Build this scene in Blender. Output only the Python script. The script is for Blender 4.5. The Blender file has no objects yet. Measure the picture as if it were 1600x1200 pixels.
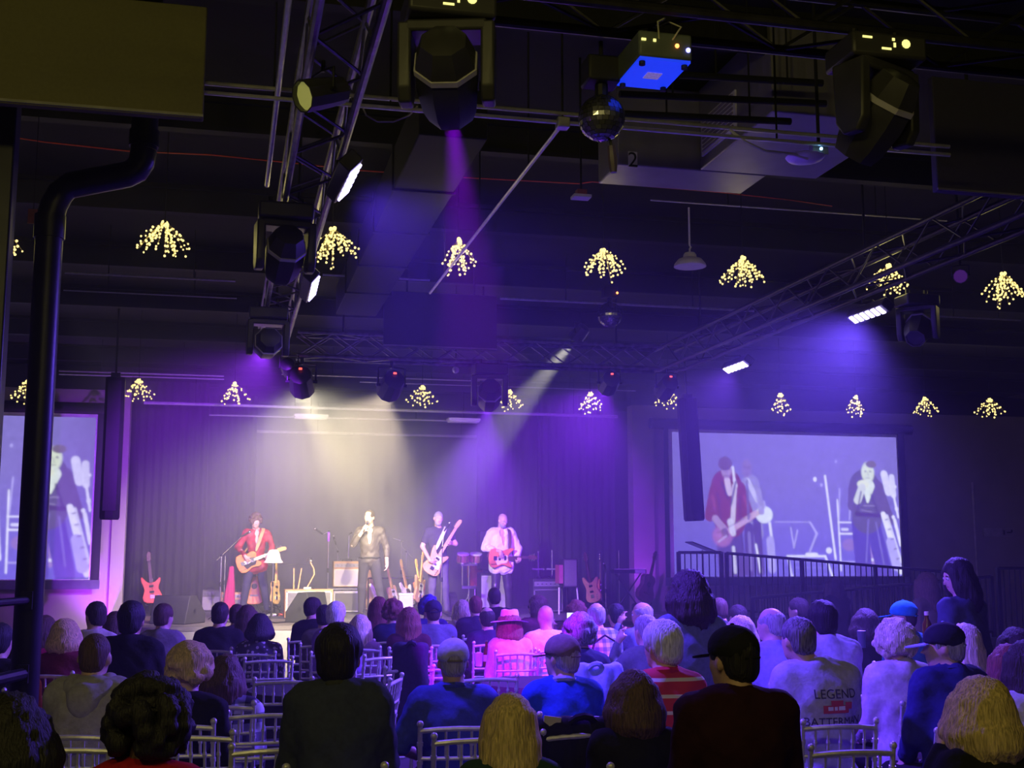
import bpy, math, random
import numpy as np
from mathutils import Vector, Matrix

S = bpy.context.scene
COL = S.collection
PI = math.pi

# ------------------------------------------------------------------ camera
FPX, EYE = 1900.0, 1.75
YAW, PITCH = math.radians(13.2), math.atan(270 / 1900.0)
FW = Vector((math.sin(YAW) * math.cos(PITCH), math.cos(YAW) * math.cos(PITCH), math.sin(PITCH)))
RT = Vector((math.cos(YAW), -math.sin(YAW), 0.0))
UP = RT.cross(FW)
EYEP = Vector((0, 0, EYE))
cd = bpy.data.cameras.new('camera')
cam = bpy.data.objects.new('camera', cd)
COL.objects.link(cam)
cd.sensor_width = 36.0
cd.lens = 36.0 * FPX / 1600.0
cd.clip_start, cd.clip_end = 0.05, 200
cam.matrix_world = Matrix.Translation(EYEP) @ Matrix((RT, UP, -FW)).transposed().to_4x4()
S.camera = cam

# ------------------------------------------------------------------ world and exposure
w = bpy.data.worlds.new('dark_hall')
S.world = w
w.use_nodes = True
w.node_tree.nodes['Background'].inputs[0].default_value = (0.30, 0.28, 0.55, 1)
w.node_tree.nodes['Background'].inputs[1].default_value = 0.003
S.view_settings.view_transform = 'Standard'
S.view_settings.look = 'None'
S.view_settings.gamma = 1
S.view_settings.exposure = 1.5
S.view_settings.use_curve_mapping = False
S.cycles.max_bounces = 5
S.cycles.diffuse_bounces = 2
S.cycles.glossy_bounces = 2
S.cycles.volume_bounces = 0
S.cycles.sample_clamp_indirect = 2.0
S.cycles.sample_clamp_direct = 12.0
S.cycles.use_denoising = True

# ------------------------------------------------------------------ from a picture point to a place in the hall
def ray(px, py):
    return FW + RT * ((px - 800) / FPX) - UP * ((py - 600) / FPX)
def atY(px, py, Y):
    d = ray(px, py); return EYEP + d * (Y / d.y)
def atZ(px, py, Z):
    d = ray(px, py); return EYEP + d * ((Z - EYE) / d.z)
def atD(px, py, D):
    return EYEP + ray(px, py) * D

# ------------------------------------------------------------------ materials
MATS = {}
def mat(name, col, rough=0.6, metal=0.0, emit=None, es=0.0, vary=0.18, scale=9.0, bump=0.0, stretch=(1, 1, 1), spec=0.4):
    if name in MATS: return MATS[name]
    m = bpy.data.materials.new(name); m.use_nodes = True
    nt = m.node_tree; N = nt.nodes; L = nt.links
    b = N['Principled BSDF']
    b.inputs['Roughness'].default_value = rough
    b.inputs['Metallic'].default_value = metal
    b.inputs['Specular IOR Level'].default_value = spec
    tc = N.new('ShaderNodeTexCoord'); mp = N.new('ShaderNodeMapping')
    mp.inputs['Scale'].default_value = stretch
    L.new(tc.outputs['Object'], mp.inputs['Vector'])
    nz = N.new('ShaderNodeTexNoise'); nz.inputs['Scale'].default_value = scale; nz.inputs['Detail'].default_value = 3
    L.new(mp.outputs['Vector'], nz.inputs['Vector'])
    rp = N.new('ShaderNodeValToRGB')
    rp.color_ramp.elements[0].position = 0.3; rp.color_ramp.elements[1].position = 0.7
    lo = [max(0, c * (1 - vary)) for c in col]; hi = [min(1, c * (1 + vary)) for c in col]
    rp.color_ramp.elements[0].color = (*lo, 1); rp.color_ramp.elements[1].color = (*hi, 1)
    L.new(nz.outputs['Fac'], rp.inputs['Fac']); L.new(rp.outputs['Color'], b.inputs['Base Color'])
    if bump:
        bp = N.new('ShaderNodeBump'); bp.inputs['Strength'].default_value = bump; bp.inputs['Distance'].default_value = 0.02
        L.new(nz.outputs['Fac'], bp.inputs['Height']); L.new(bp.outputs['Normal'], b.inputs['Normal'])
    if emit:
        b.inputs['Emission Color'].default_value = (*emit, 1); b.inputs['Emission Strength'].default_value = es
    MATS[name] = m
    return m
def glow(name, col, es, sample=False):
    m = mat(name, (0.02, 0.02, 0.02), 0.5, emit=col, es=es, vary=0)
    if not sample: m.cycles.emission_sampling = 'NONE'
    return m
def pattern_mat(name, kind, cols, rough=0.85, scale=10.0):
    """woven patterns: stripe, plaid, floral"""
    if name in MATS: return MATS[name]
    m = bpy.data.materials.new(name); m.use_nodes = True
    nt = m.node_tree; N = nt.nodes; L = nt.links; b = N['Principled BSDF']
    b.inputs['Roughness'].default_value = rough
    tc = N.new('ShaderNodeTexCoord')
    def rgb(c):
        n = N.new('ShaderNodeRGB'); n.outputs[0].default_value = (*c, 1); return n.outputs[0]
    def mix(f, a, c):
        n = N.new('ShaderNodeMix'); n.data_type = 'RGBA'; L.new(f, n.inputs['Factor']); L.new(a, n.inputs['A']); L.new(c, n.inputs['B']); return n.outputs['Result']
    def math_(op, a, v):
        n = N.new('ShaderNodeMath'); n.operation = op
        L.new(a, n.inputs[0])
        if isinstance(v, (int, float)): n.inputs[1].default_value = v
        else: L.new(v, n.inputs[1])
        return n.outputs[0]
    sx = N.new('ShaderNodeSeparateXYZ'); L.new(tc.outputs['Object'], sx.inputs[0])
    def band(o, sc, th):
        return math_('GREATER_THAN', math_('FRACT', math_('MULTIPLY', o, sc), 0), th)
    if kind == 'stripe':
        c = mix(band(sx.outputs['Z'], scale, 0.78), rgb(cols[0]), rgb(cols[1]))
    elif kind == 'plaid':
        a = band(sx.outputs['X'], scale, 0.5); d = band(sx.outputs['Z'], scale, 0.5)
        c = mix(a, mix(d, rgb(cols[0]), rgb(cols[1])), mix(d, rgb(cols[1]), rgb(cols[2])))
    else:
        v = N.new('ShaderNodeTexVoronoi'); v.inputs['Scale'].default_value = scale; L.new(tc.outputs['Object'], v.inputs['Vector'])
        c = mix(math_('LESS_THAN', v.outputs['Distance'], 0.33), rgb(cols[0]), rgb(cols[1]))
    L.new(c, b.inputs['Base Color'])
    MATS[name] = m
    return m

# ------------------------------------------------------------------ objects, parts, copies
def tag(o, label=None, cat=None, group=None, kind=None):
    if label: o['label'] = label
    if cat: o['category'] = cat
    if group: o['group'] = group
    if kind: o['kind'] = kind
    return o
def thing(name, label, cat, loc=(0, 0, 0), rz=0.0, group=None, rot=None):
    o = bpy.data.objects.new(name, None); COL.objects.link(o)
    o.empty_display_size = 0.1
    o.location = loc; o.rotation_euler = rot if rot is not None else (0, 0, rz)
    return tag(o, label, cat, group)
def link_mesh(name, me, m, parent=None):
    o = bpy.data.objects.new(name, me); COL.objects.link(o)
    if m is not None and not me.materials: me.materials.append(m)
    if parent is not None: o.parent = parent
    return o
def copy_tree(o, parent=None):
    c = o.copy(); COL.objects.link(c); c.parent = parent
    for ch in o.children: copy_tree(ch, c)
    return c
def frame(x, z):
    """rotation whose local X is x and whose local Z is close to z"""
    x = Vector(x).normalized(); y = Vector(z).cross(x).normalized(); z = x.cross(y)
    return Matrix((x, y, z)).transposed()
def local_axes(a, b):
    d = (b - a)
    if d.length < 1e-9: d = Vector((0, 0, 1))
    d.normalize()
    u = d.orthogonal().normalized(); v = d.cross(u)
    return d, u, v

class MB:
    """collects shapes into one mesh"""
    def __init__(s): s.v = []; s.f = []
    def add(s, vs, fs):
        o = len(s.v); s.v += [tuple(v) for v in vs]; s.f += [tuple(i + o for i in f) for f in fs]; return s
    def box(s, c, size, R=None):
        c = Vector(c); hx, hy, hz = size[0] / 2, size[1] / 2, size[2] / 2
        vs = []
        for z in (-hz, hz):
            for x, y in ((-hx, -hy), (hx, -hy), (hx, hy), (-hx, hy)):
                p = Vector((x, y, z))
                if R is not None: p = R @ p
                vs.append(c + p)
        return s.add(vs, [(3, 2, 1, 0), (4, 5, 6, 7), (0, 1, 5, 4), (1, 2, 6, 5), (2, 3, 7, 6), (3, 0, 4, 7)])
    def cyl(s, a, b, ra, rb=None, n=10, caps=True):
        a, b = Vector(a), Vector(b); rb = ra if rb is None else rb
        d, u, v = local_axes(a, b)
        vs = []
        for p, r in ((a, ra), (b, rb)):
            for i in range(n):
                t = 2 * PI * i / n; vs.append(p + u * (r * math.cos(t)) + v * (r * math.sin(t)))
        fs = [(i, (i + 1) % n, n + (i + 1) % n, n + i) for i in range(n)]
        if caps: fs += [tuple(range(n - 1, -1, -1)), tuple(range(n, 2 * n))]
        return s.add(vs, fs)
    def tube(s, pts, r, n=8):
        pts = [Vector(p) for p in pts]; vs = []; fs = []
        d0, u, v = local_axes(pts[0], pts[1])
        for k, p in enumerate(pts):
            t = (pts[min(k + 1, len(pts) - 1)] - pts[max(k - 1, 0)]).normalized()
            u = (u - t * u.dot(t)).normalized(); v = t.cross(u)
            rr = r[k] if isinstance(r, (list, tuple)) else r
            for i in range(n):
                a = 2 * PI * i / n; vs.append(p + u * (rr * math.cos(a)) + v * (rr * math.sin(a)))
        for k in range(len(pts) - 1):
            for i in range(n):
                fs.append((k * n + i, k * n + (i + 1) % n, (k + 1) * n + (i + 1) % n, (k + 1) * n + i))
        fs += [tuple(range(n - 1, -1, -1)), tuple((len(pts) - 1) * n + i for i in range(n))]
        return s.add(vs, fs)
    def lathe(s, prof, n=16, M=None, sx=1.0, sy=1.0):
        vs = []; fs = []
        for r, z in prof:
            for i in range(n):
                a = 2 * PI * (i + 0.5) / n
                p = Vector((max(r, 1e-4) * math.cos(a) * sx, max(r, 1e-4) * math.sin(a) * sy, z))
                vs.append(M @ p if M is not None else p)
        for k in range(len(prof) - 1):
            for i in range(n):
                fs.append((k * n + i, k * n + (i + 1) % n, (k + 1) * n + (i + 1) % n, (k + 1) * n + i))
        fs += [tuple(range(n - 1, -1, -1)), tuple((len(prof) - 1) * n + i for i in range(n))]
        return s.add(vs, fs)
    def prism(s, poly, y0, y1, M=None):
        """poly of (x, z) points extruded along y"""
        n = len(poly)
        vs = [Vector((x, y0, z)) for x, z in poly] + [Vector((x, y1, z)) for x, z in poly]
        if M is not None: vs = [M @ p for p in vs]
        fs = [tuple(range(n)), tuple(range(2 * n - 1, n - 1, -1))] + [(i, n + i, n + (i + 1) % n, (i + 1) % n) for i in range(n)]
        return s.add(vs, fs)
    def ball(s, c, r, n=8, m=5, sc=(1, 1, 1)):
        c = Vector(c); prof = []
        vs = [c + Vector((0, 0, -r * sc[2]))]; fs = []
        for k in range(1, m):
            t = -PI / 2 + PI * k / m
            for i in range(n):
                a = 2 * PI * i / n
                vs.append(c + Vector((r * math.cos(t) * math.cos(a) * sc[0], r * math.cos(t) * math.sin(a) * sc[1], r * math.sin(t) * sc[2])))
        vs.append(c + Vector((0, 0, r * sc[2])))
        for i in range(n): fs.append((0, 1 + (i + 1) % n, 1 + i))
        for k in range(m - 2):
            for i in range(n):
                fs.append((1 + k * n + i, 1 + k * n + (i + 1) % n, 1 + (k + 1) * n + (i + 1) % n, 1 + (k + 1) * n + i))
        T = len(vs) - 1
        for i in range(n): fs.append((T, 1 + (m - 2) * n + i, 1 + (m - 2) * n + (i + 1) % n))
        return s.add(vs, fs)
    def mesh(s, name, smooth=True):
        me = bpy.data.meshes.new(name); me.from_pydata(s.v, [], s.f); me.update()
        if smooth and me.polygons:
            me.polygons.foreach_set('use_smooth', [True] * len(me.polygons))
            me.set_sharp_from_angle(angle=0.62)
        return me
    def build(s, name, m, parent=None, smooth=True, bevel=0.0):
        o = link_mesh(name, s.mesh(name, smooth), m, parent)
        if bevel:
            bv = o.modifiers.new('bevel', 'BEVEL'); bv.width = bevel; bv.segments = 2; bv.limit_method = 'ANGLE'
        return o
def struct(o, label=None):
    o['kind'] = 'structure'
    if label: o['label'] = label
    return o

def lamp(kind, name, loc, color, power, target=None, angle=30.0, blend=0.4, size=0.05, parent=None):
    ld = bpy.data.lights.new(name, kind); ld.color = color; ld.energy = power
    o = bpy.data.objects.new(name, ld); COL.objects.link(o)
    M = Matrix.Translation(Vector(loc))
    if target is not None:
        M = M @ (Vector(target) - Vector(loc)).to_track_quat('-Z', 'Y').to_matrix().to_4x4()
    if kind == 'SPOT':
        ld.spot_size = math.radians(angle); ld.spot_blend = blend; ld.shadow_soft_size = size
    elif kind == 'POINT': ld.shadow_soft_size = size
    if parent is not None:
        o.parent = parent
        o.matrix_parent_inverse = (Matrix.Translation(parent.location) @ parent.rotation_euler.to_matrix().to_4x4()).inverted()
    o.matrix_basis = M
    return o

# ------------------------------------------------------------------ soft bodies from blended volumes
class Field:
    def __init__(s, lo, hi, h):
        s.h = h; s.lo = np.asarray(lo, np.float32) - 3 * h
        s.n = np.maximum(np.ceil((np.asarray(hi) + 3 * h - s.lo) / h).astype(int) + 1, 4)
        s.F = np.full(s.n, 0.5, np.float32)
        s.ax = [s.lo[i] + h * np.arange(s.n[i], dtype=np.float32) for i in range(3)]
    def sl(s, lo, hi):
        a = np.clip(((lo - s.lo) / s.h).astype(int), 0, s.n - 1); b = np.clip(((hi - s.lo) / s.h).astype(int) + 2, 1, s.n)
        return tuple(slice(a[i], b[i]) for i in range(3))
    def grid(s, q):
        return (s.ax[0][q[0]][:, None, None], s.ax[1][q[1]][None, :, None], s.ax[2][q[2]][None, None, :])
    def prim(s, p):
        t = p[0]
        if t == 'c':
            a = np.array(p[1], np.float32); b = np.array(p[2], np.float32); ra, rb, k = p[3:6]
            R = max(ra, rb) + k + 2 * s.h
            q = s.sl(np.minimum(a, b) - R, np.maximum(a, b) + R); X, Y, Z = s.grid(q)
            d = b - a; dd = max(float(d @ d), 1e-9)
            x, y, z = X - a[0], Y - a[1], Z - a[2]
            tt = np.clip((x * d[0] + y * d[1] + z * d[2]) / dd, 0, 1)
            D = np.sqrt((x - tt * d[0]) ** 2 + (y - tt * d[1]) ** 2 + (z - tt * d[2]) ** 2) - (ra + (rb - ra) * tt)
        elif t in ('e', '-e'):
            c = np.array(p[1], np.float32); r = np.array(p[2], np.float32); k = p[3]; R = p[4]
            m = float(r.max()) + k + 2 * s.h
            q = s.sl(c - m, c + m); X, Y, Z = s.grid(q)
            x, y, z = X - c[0], Y - c[1], Z - c[2]
            if R is not None:
                x, y, z = (R[0][0] * x + R[1][0] * y + R[2][0] * z, R[0][1] * x + R[1][1] * y + R[2][1] * z, R[0][2] * x + R[1][2] * y + R[2][2] * z)
            k0 = np.sqrt((x / r[0]) ** 2 + (y / r[1]) ** 2 + (z / r[2]) ** 2)
            k1 = np.sqrt((x / r[0] ** 2) ** 2 + (y / r[1] ** 2) ** 2 + (z / r[2] ** 2) ** 2) + 1e-6
            D = k0 * (k0 - 1) / k1
        else:                                    # '-h': cut everything on the positive side of a plane
            c = p[1]; n = p[2]
            X, Y, Z = s.grid((slice(None),) * 3)
            s.F = np.maximum(s.F, (X - c[0]) * n[0] + (Y - c[1]) * n[1] + (Z - c[2]) * n[2]).astype(np.float32); return
        f = s.F[q]
        if t == '-e':
            s.F[q] = np.maximum(f, -D)
        else:
            h_ = np.clip(0.5 + 0.5 * (f - D) / k, 0, 1)
            s.F[q] = f + (D - f) * h_ - k * h_ * (1 - h_)
    def mesh(s):
        F = s.F; h = s.h; I = F < 0
        nx, ny, nz = (s.n - 1)
        cnt = np.zeros((nx, ny, nz), np.float32); pos = np.zeros((nx, ny, nz, 3), np.float32)
        for axis in range(3):
            o1, o2 = [a for a in range(3) if a != axis]
            for i in (0, 1):
                for j in (0, 1):
                    a = [None] * 3; a[axis] = slice(0, -1); a[o1] = slice(i, s.n[o1] - 1 + i); a[o2] = slice(j, s.n[o2] - 1 + j)
                    b = list(a); b[axis] = slice(1, None)
                    fa, fb = F[tuple(a)], F[tuple(b)]
                    cr = I[tuple(a)] != I[tuple(b)]
                    t = np.where(cr, fa / np.where(cr, fa - fb, 1), 0)
                    cnt += cr
                    pos[..., axis] += np.where(cr, t, 0); pos[..., o1] += cr * i; pos[..., o2] += cr * j
        act = cnt > 0
        idx = np.full(act.shape, -1, np.int64); idx[act] = np.arange(int(act.sum()))
        cells = np.argwhere(act)
        V = s.lo + h * (cells + pos[act] / cnt[act][:, None])
        quads = []
        for axis in range(3):
            o1, o2 = (axis + 1) % 3, (axis + 2) % 3
            a = [slice(1, -1)] * 3; a[axis] = slice(0, -1); b = list(a); b[axis] = slice(1, None)
            A, B = I[tuple(a)], I[tuple(b)]
            off = np.ones(3, int); off[axis] = 0
            for flip, msk in ((False, A & ~B), (True, ~A & B)):
                e = np.argwhere(msk) + off
                if not len(e): continue
                def at(d1, d2):
                    c = e.copy(); c[:, o1] -= d1; c[:, o2] -= d2
                    return idx[c[:, 0], c[:, 1], c[:, 2]]
                q = np.stack([at(1, 1), at(0, 1), at(0, 0), at(1, 0)], 1)
                quads.append(q[:, ::-1] if flip else q)
        Q = np.concatenate(quads) if quads else np.zeros((0, 4), int)
        return V.astype(np.float32), Q[(Q >= 0).all(1)]

NRS = np.random.RandomState(3)
WAVES = [(NRS.normal(size=3), NRS.uniform(0, 6.3)) for _ in range(14)]
def wav(P, f, st=(1, 1, 1), a=0, b=7):
    o = np.zeros(len(P)); Q = P * np.array(st)
    for k, ph in WAVES[a:b]: o += np.sin(Q @ (k * f) + ph)
    return o / (b - a) * 1.4
def np_mesh(name, V, Q, smooth=True):
    me = bpy.data.meshes.new(name)
    me.vertices.add(len(V)); me.vertices.foreach_set('co', np.ascontiguousarray(V, np.float32).ravel())
    me.loops.add(Q.size); me.loops.foreach_set('vertex_index', np.ascontiguousarray(Q, np.int32).ravel())
    me.polygons.add(len(Q)); me.polygons.foreach_set('loop_start', np.arange(0, Q.size, Q.shape[1], dtype=np.int32))
    me.polygons.foreach_set('use_smooth', np.ones(len(Q), bool))
    me.update(calc_edges=True); me.validate()
    return me
def blend(name, prims, h, m, parent, disp=None):
    lo = np.full(3, 9.0); hi = np.full(3, -9.0)
    for p in prims:
        if p[0] == 'c':
            r = max(p[3], p[4]); lo = np.minimum(lo, np.minimum(p[1], p[2]) - r); hi = np.maximum(hi, np.maximum(p[1], p[2]) + r)
        elif p[0] == 'e':
            r = np.array(p[2]) if p[4] is None else np.full(3, max(p[2])); lo = np.minimum(lo, np.array(p[1]) - r); hi = np.maximum(hi, np.array(p[1]) + r)
    F = Field(lo, hi, h)
    for p in prims: F.prim(p)
    V, Q = F.mesh()
    if not len(Q): V = np.array([[0, 0, 0], [.01, 0, 0], [0, .01, 0], [0, 0, .01]], np.float32); Q = np.array([[0, 1, 2, 3]])
    if disp is not None:
        n = np.cross(V[Q[:, 2]] - V[Q[:, 0]], V[Q[:, 3]] - V[Q[:, 1]])
        N = np.zeros_like(V)
        for j in range(4): np.add.at(N, Q[:, j], n)
        N /= np.linalg.norm(N, axis=1, keepdims=True) + 1e-9
        V = V + N * disp(V)[:, None]
    return link_mesh(name, np_mesh(name, V, Q), m, parent)

# ================================================================== materials used all over
M_FLOOR = mat('dark_concrete', (0.05, 0.048, 0.05), 0.45, vary=0.25, scale=1.5)
M_CEIL = mat('black_painted_deck', (0.010, 0.0095, 0.0105), 0.9, vary=0.3, scale=2.0)
M_JOIST = mat('black_painted_steel', (0.009, 0.0085, 0.0095), 0.8, vary=0.3, scale=3.0)
M_WALL = mat('beige_painted_block', (0.36, 0.32, 0.29), 0.85, vary=0.06, scale=2.5)
M_BLACK = mat('matte_black', (0.012, 0.012, 0.014), 0.6, vary=0.3)
M_BLKMET = mat('black_metal', (0.018, 0.018, 0.021), 0.4, metal=0.3, vary=0.2)
M_TRUSS = mat('worn_truss_metal', (0.20, 0.19, 0.20), 0.38, metal=0.75, vary=0.3, scale=14)
M_TRUSSB = mat('black_truss_metal', (0.035, 0.033, 0.038), 0.4, metal=0.6, vary=0.3, scale=14)
M_CONDUIT = mat('galvanised_conduit', (0.55, 0.54, 0.56), 0.35, metal=0.6, vary=0.12, scale=20)
M_WHITEP = mat('white_plastic', (0.75, 0.74, 0.74), 0.4, vary=0.05)
M_CHROME = mat('bright_chrome', (0.75, 0.75, 0.77), 0.18, metal=1.0, vary=0.05)
M_RED = mat('red_cable', (0.45, 0.04, 0.03), 0.5)
M_DRAPE = mat('black_stage_drape', (0.030, 0.028, 0.034), 0.95, vary=0.15, scale=20, stretch=(4, 4, .3))
M_DRAPE2 = mat('charcoal_backdrop_cloth', (0.10, 0.098, 0.105), 0.95, vary=0.1, scale=14, stretch=(4, 4, .3))
M_STAGE = mat('worn_stage_deck', (0.16, 0.14, 0.15), 0.5, vary=0.2, scale=4)
M_GALV = mat('galvanised_sheet', (0.22, 0.21, 0.23), 0.5, metal=0.3, vary=0.1, scale=5)

WY = 22.0            # plane of the wall that holds the screens
CZ = 5.3             # ceiling
SZ, LIPY = 0.75, 18.4
XL, XR = -1.66, 7.49 # stage opening

# ================================================================== the hall
struct(MB().box((4, 11, -0.05), (26, 31, 0.1)).build('floor', M_FLOOR), 'dark concrete floor of the hall')
ceil = struct(MB().box((4, 11, CZ + 0.1), (26, 31, 0.2)).build('ceiling', M_CEIL), 'black painted open ceiling')
jm = None
for k in range(13):
    if jm is None:
        b = MB().box((0, 0, -0.02), (25.6, 0.11, 0.04)).box((0, 0, -0.26), (25.6, 0.11, 0.035)).box((0, 0, -0.14), (25.6, 0.012, 0.22))
        jm = b.mesh('joist', False)
    o = link_mesh('joist', jm, M_JOIST, ceil); o.location = (4, -2.6 + 2.4 * k, CZ)
def wall(name, x0, x1, y0, y1, z0, z1, m, label):
    return struct(MB().box(((x0 + x1) / 2, (y0 + y1) / 2, (z0 + z1) / 2), (x1 - x0, y1 - y0, z1 - z0)).build(name, m), label)
wall('wall_left', -9.2, -9.0, -4.4, 26.4, 0, CZ, M_WALL, 'side wall of the hall on the left')
wall('wall_right', 17.0, 17.2, -4.4, 26.4, 0, CZ, M_WALL, 'side wall of the hall on the right')
wall('wall_rear', -9, 17, -4.4, -4.2, 0, CZ, M_WALL, 'wall behind the audience')
wall('wall_front_left', -9.0, XL, WY, WY + 0.2, 0, 4.62, M_WALL, 'beige wall left of the stage with a projection screen')
wall('wall_front_right', XR, 17.0, WY, WY + 0.2, 0, 4.62, M_WALL, 'beige wall right of the stage with a projection screen')
wall('trim_1', -9.0, XL, WY - 0.06, WY + 0.2, 4.62, CZ - 0.3, M_JOIST, 'dark header beam over the left wall')
wall('trim_2', XR, 17.0, WY - 0.06, WY + 0.2, 4.62, CZ - 0.3, M_JOIST, 'dark header beam over the right wall')
wall('trim_3', XR, XR + 0.42, WY - 0.10, WY, 0, 4.62, M_WALL, 'beige pilaster beside the stage curtain')
wall('trim_4', XL - 0.22, XL, WY - 0.10, WY, 0, 4.62, M_WALL, 'narrow pilaster at the left edge of the stage')
wall('wall_stage_back', -2.2, 8.1, 26.2, 26.4, 0, CZ, M_BLACK, 'black wall behind the backdrop')

# stage: deck, fascia boards and steps
stg = struct(MB().box(((-1.85 + XR) / 2, (LIPY + 26.2) / 2, SZ - 0.03), (XR + 1.85, 26.2 - LIPY, 0.06)).build('floor_stage', M_STAGE), 'worn stage deck')
M_FASCIA = mat('stage_fascia', (0.30, 0.27, 0.30), 0.7, vary=0.1)
for k in range(8):
    wdt = (XR + 1.85) / 8
    MB().box((-1.85 + wdt * (k + .5), LIPY + 0.03, (SZ - 0.06) / 2), (wdt - 0.012, 0.04, SZ - 0.06)).build('fascia_board', M_FASCIA, stg)
MB().box((-1.85 + 0.02, (LIPY + 22) / 2, (SZ - 0.06) / 2), (0.04, 22 - LIPY - .1, SZ - 0.06)).build('side_board', M_FASCIA, stg)
st = thing('stage_steps', 'small flight of steps with pale nosing at the left end of the stage', 'steps', (-1.45, LIPY - 0.02, 0))
for k in range(3):
    MB().box((0, -0.14 - 0.28 * k, (SZ - 0.19 * (k + 1)) / 2), (0.8, 0.28, SZ - 0.19 * (k + 1))).build('tread', M_STAGE, st)
    MB().box((0, -0.282 - 0.28 * k, SZ - 0.19 * (k + 1) - 0.02), (0.8, 0.012, 0.035)).build('nosing', M_WHITEP, st)

# ------------------------------------------------------------------ stage drapes
def drape(name, x0, x1, y, z0, z1, label, m, folds, amp, seed, waves=3):
    rr = random.Random(seed); n = max(24, int(folds * 10)); rows = 7; vs = []; fs = []
    ph = [rr.uniform(0, 6.28) for _ in range(4)]
    for j in range(rows):
        z = z0 + (z1 - z0) * j / (rows - 1); kk = 1.0 - 0.45 * j / (rows - 1)
        for i in range(n + 1):
            t = i / n
            yy = amp * kk * (math.sin(2 * PI * folds * t + ph[0] + 0.25 * math.sin(3 * t * PI + ph[1])) + 0.5 * math.sin(2 * PI * folds * 0.37 * t + ph[2]))
            vs.append((x0 + (x1 - x0) * t, y + yy, z))
    W = n + 1
    for j in range(rows - 1):
        for i in range(n): fs.append((j * W + i, j * W + i + 1, (j + 1) * W + i + 1, (j + 1) * W + i))
    o = MB().add(vs, fs).build(name, m); sd = o.modifiers.new('thickness', 'SOLIDIFY'); sd.thickness = 0.012
    return tag(o, label, 'curtain')
drape('backdrop_curtain', XL - 0.3, XR + 0.4, 25.6, SZ + 0.01, 4.95, 'wide charcoal backdrop curtain across the back of the stage', M_DRAPE2, 30, 0.022, 2)
drape('side_curtain', XL + 0.05, -0.35, 22.75, SZ + 0.01, 4.9, 'black pleated side curtain at the left of the stage', M_DRAPE, 9, 0.035, 3)
drape('side_curtain', -0.5, 0.55, 24.4, SZ + 0.01, 4.9, 'black side curtain hanging further back, left of the red jacketed guitarist', M_DRAPE, 7, 0.035, 4)
drape('side_curtain', 5.9, XR - 0.05, 22.9, SZ + 0.01, 4.9, 'black pleated side curtain at the right of the stage', M_DRAPE, 10, 0.035, 5)
drape('side_curtain', 5.0, 6.3, 24.5, SZ + 0.01, 4.9, 'black side curtain further back at the right of the stage', M_DRAPE, 7, 0.03, 6)
# gap light at the right curtains, modelled as white tube, and the battens overhead
a, b = atY(861, 672, 24.0), atY(867, 782, 24.0)
tag(MB().cyl(a, b, 0.022).box((a.x, a.y, 4.95), (0.02, 0.02, 0.0)).cyl(a, (a.x, a.y, CZ), 0.004, n=6).build('gap_light_tube', M_WHITEP), 'slim white tube in place of gap light before the right stage curtains', 'tube')
def hung_pipe(name, a, b, r, m, label, cat='pipe', drops=2):
    a, b = Vector(a), Vector(b)
    t = thing(name, label, cat, a)
    MB().cyl((0, 0, 0), b - a, r).build('pipe', m, t)
    for k in range(drops):
        p = (b - a) * ((k + 0.5) / drops)
        MB().cyl(p, (p.x, p.y, CZ - a.z), 0.006, n=6).build('hanger_rod', M_JOIST, t)
    return t
hung_pipe('pipe_batten', atY(320, 672, 24.6), atY(775, 683, 24.6), 0.03, M_CONDUIT, 'pale pipe batten hanging before the backdrop', drops=4)
hung_pipe('pipe_batten', atY(225, 629, 21.2), atY(965, 651, 21.2), 0.028, M_CONDUIT, 'long pale pipe over the stage front edge', drops=5)
hung_pipe('pipe_batten', atY(225, 646, 23.0), atY(730, 658, 23.0), 0.02, M_CONDUIT, 'thin pipe in the stage ceiling behind the strip lights', drops=3)
for px, py, lab in ((486, 650, 'left'), (724, 656, 'right')):
    p = atY(px, py, 22.6)
    t = thing('strip_light', 'unlit %s white strip light over the stage' % lab, 'light', p)
    MB().box((0, 0, 0), (0.62, 0.28, 0.05)).build('housing', M_WHITEP, t, bevel=0.01)
    MB().box((0, -0.08, -0.035), (0.58, 0.05, 0.03)).box((0, 0.08, -0.035), (0.58, 0.05, 0.03)).build('tube_cover', M_WHITEP, t)
    MB().cyl((0, 0, 0.02), (0, 0, CZ - 0.02 - p.z), 0.006).build('hanger_rod', M_JOIST, t)

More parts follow.
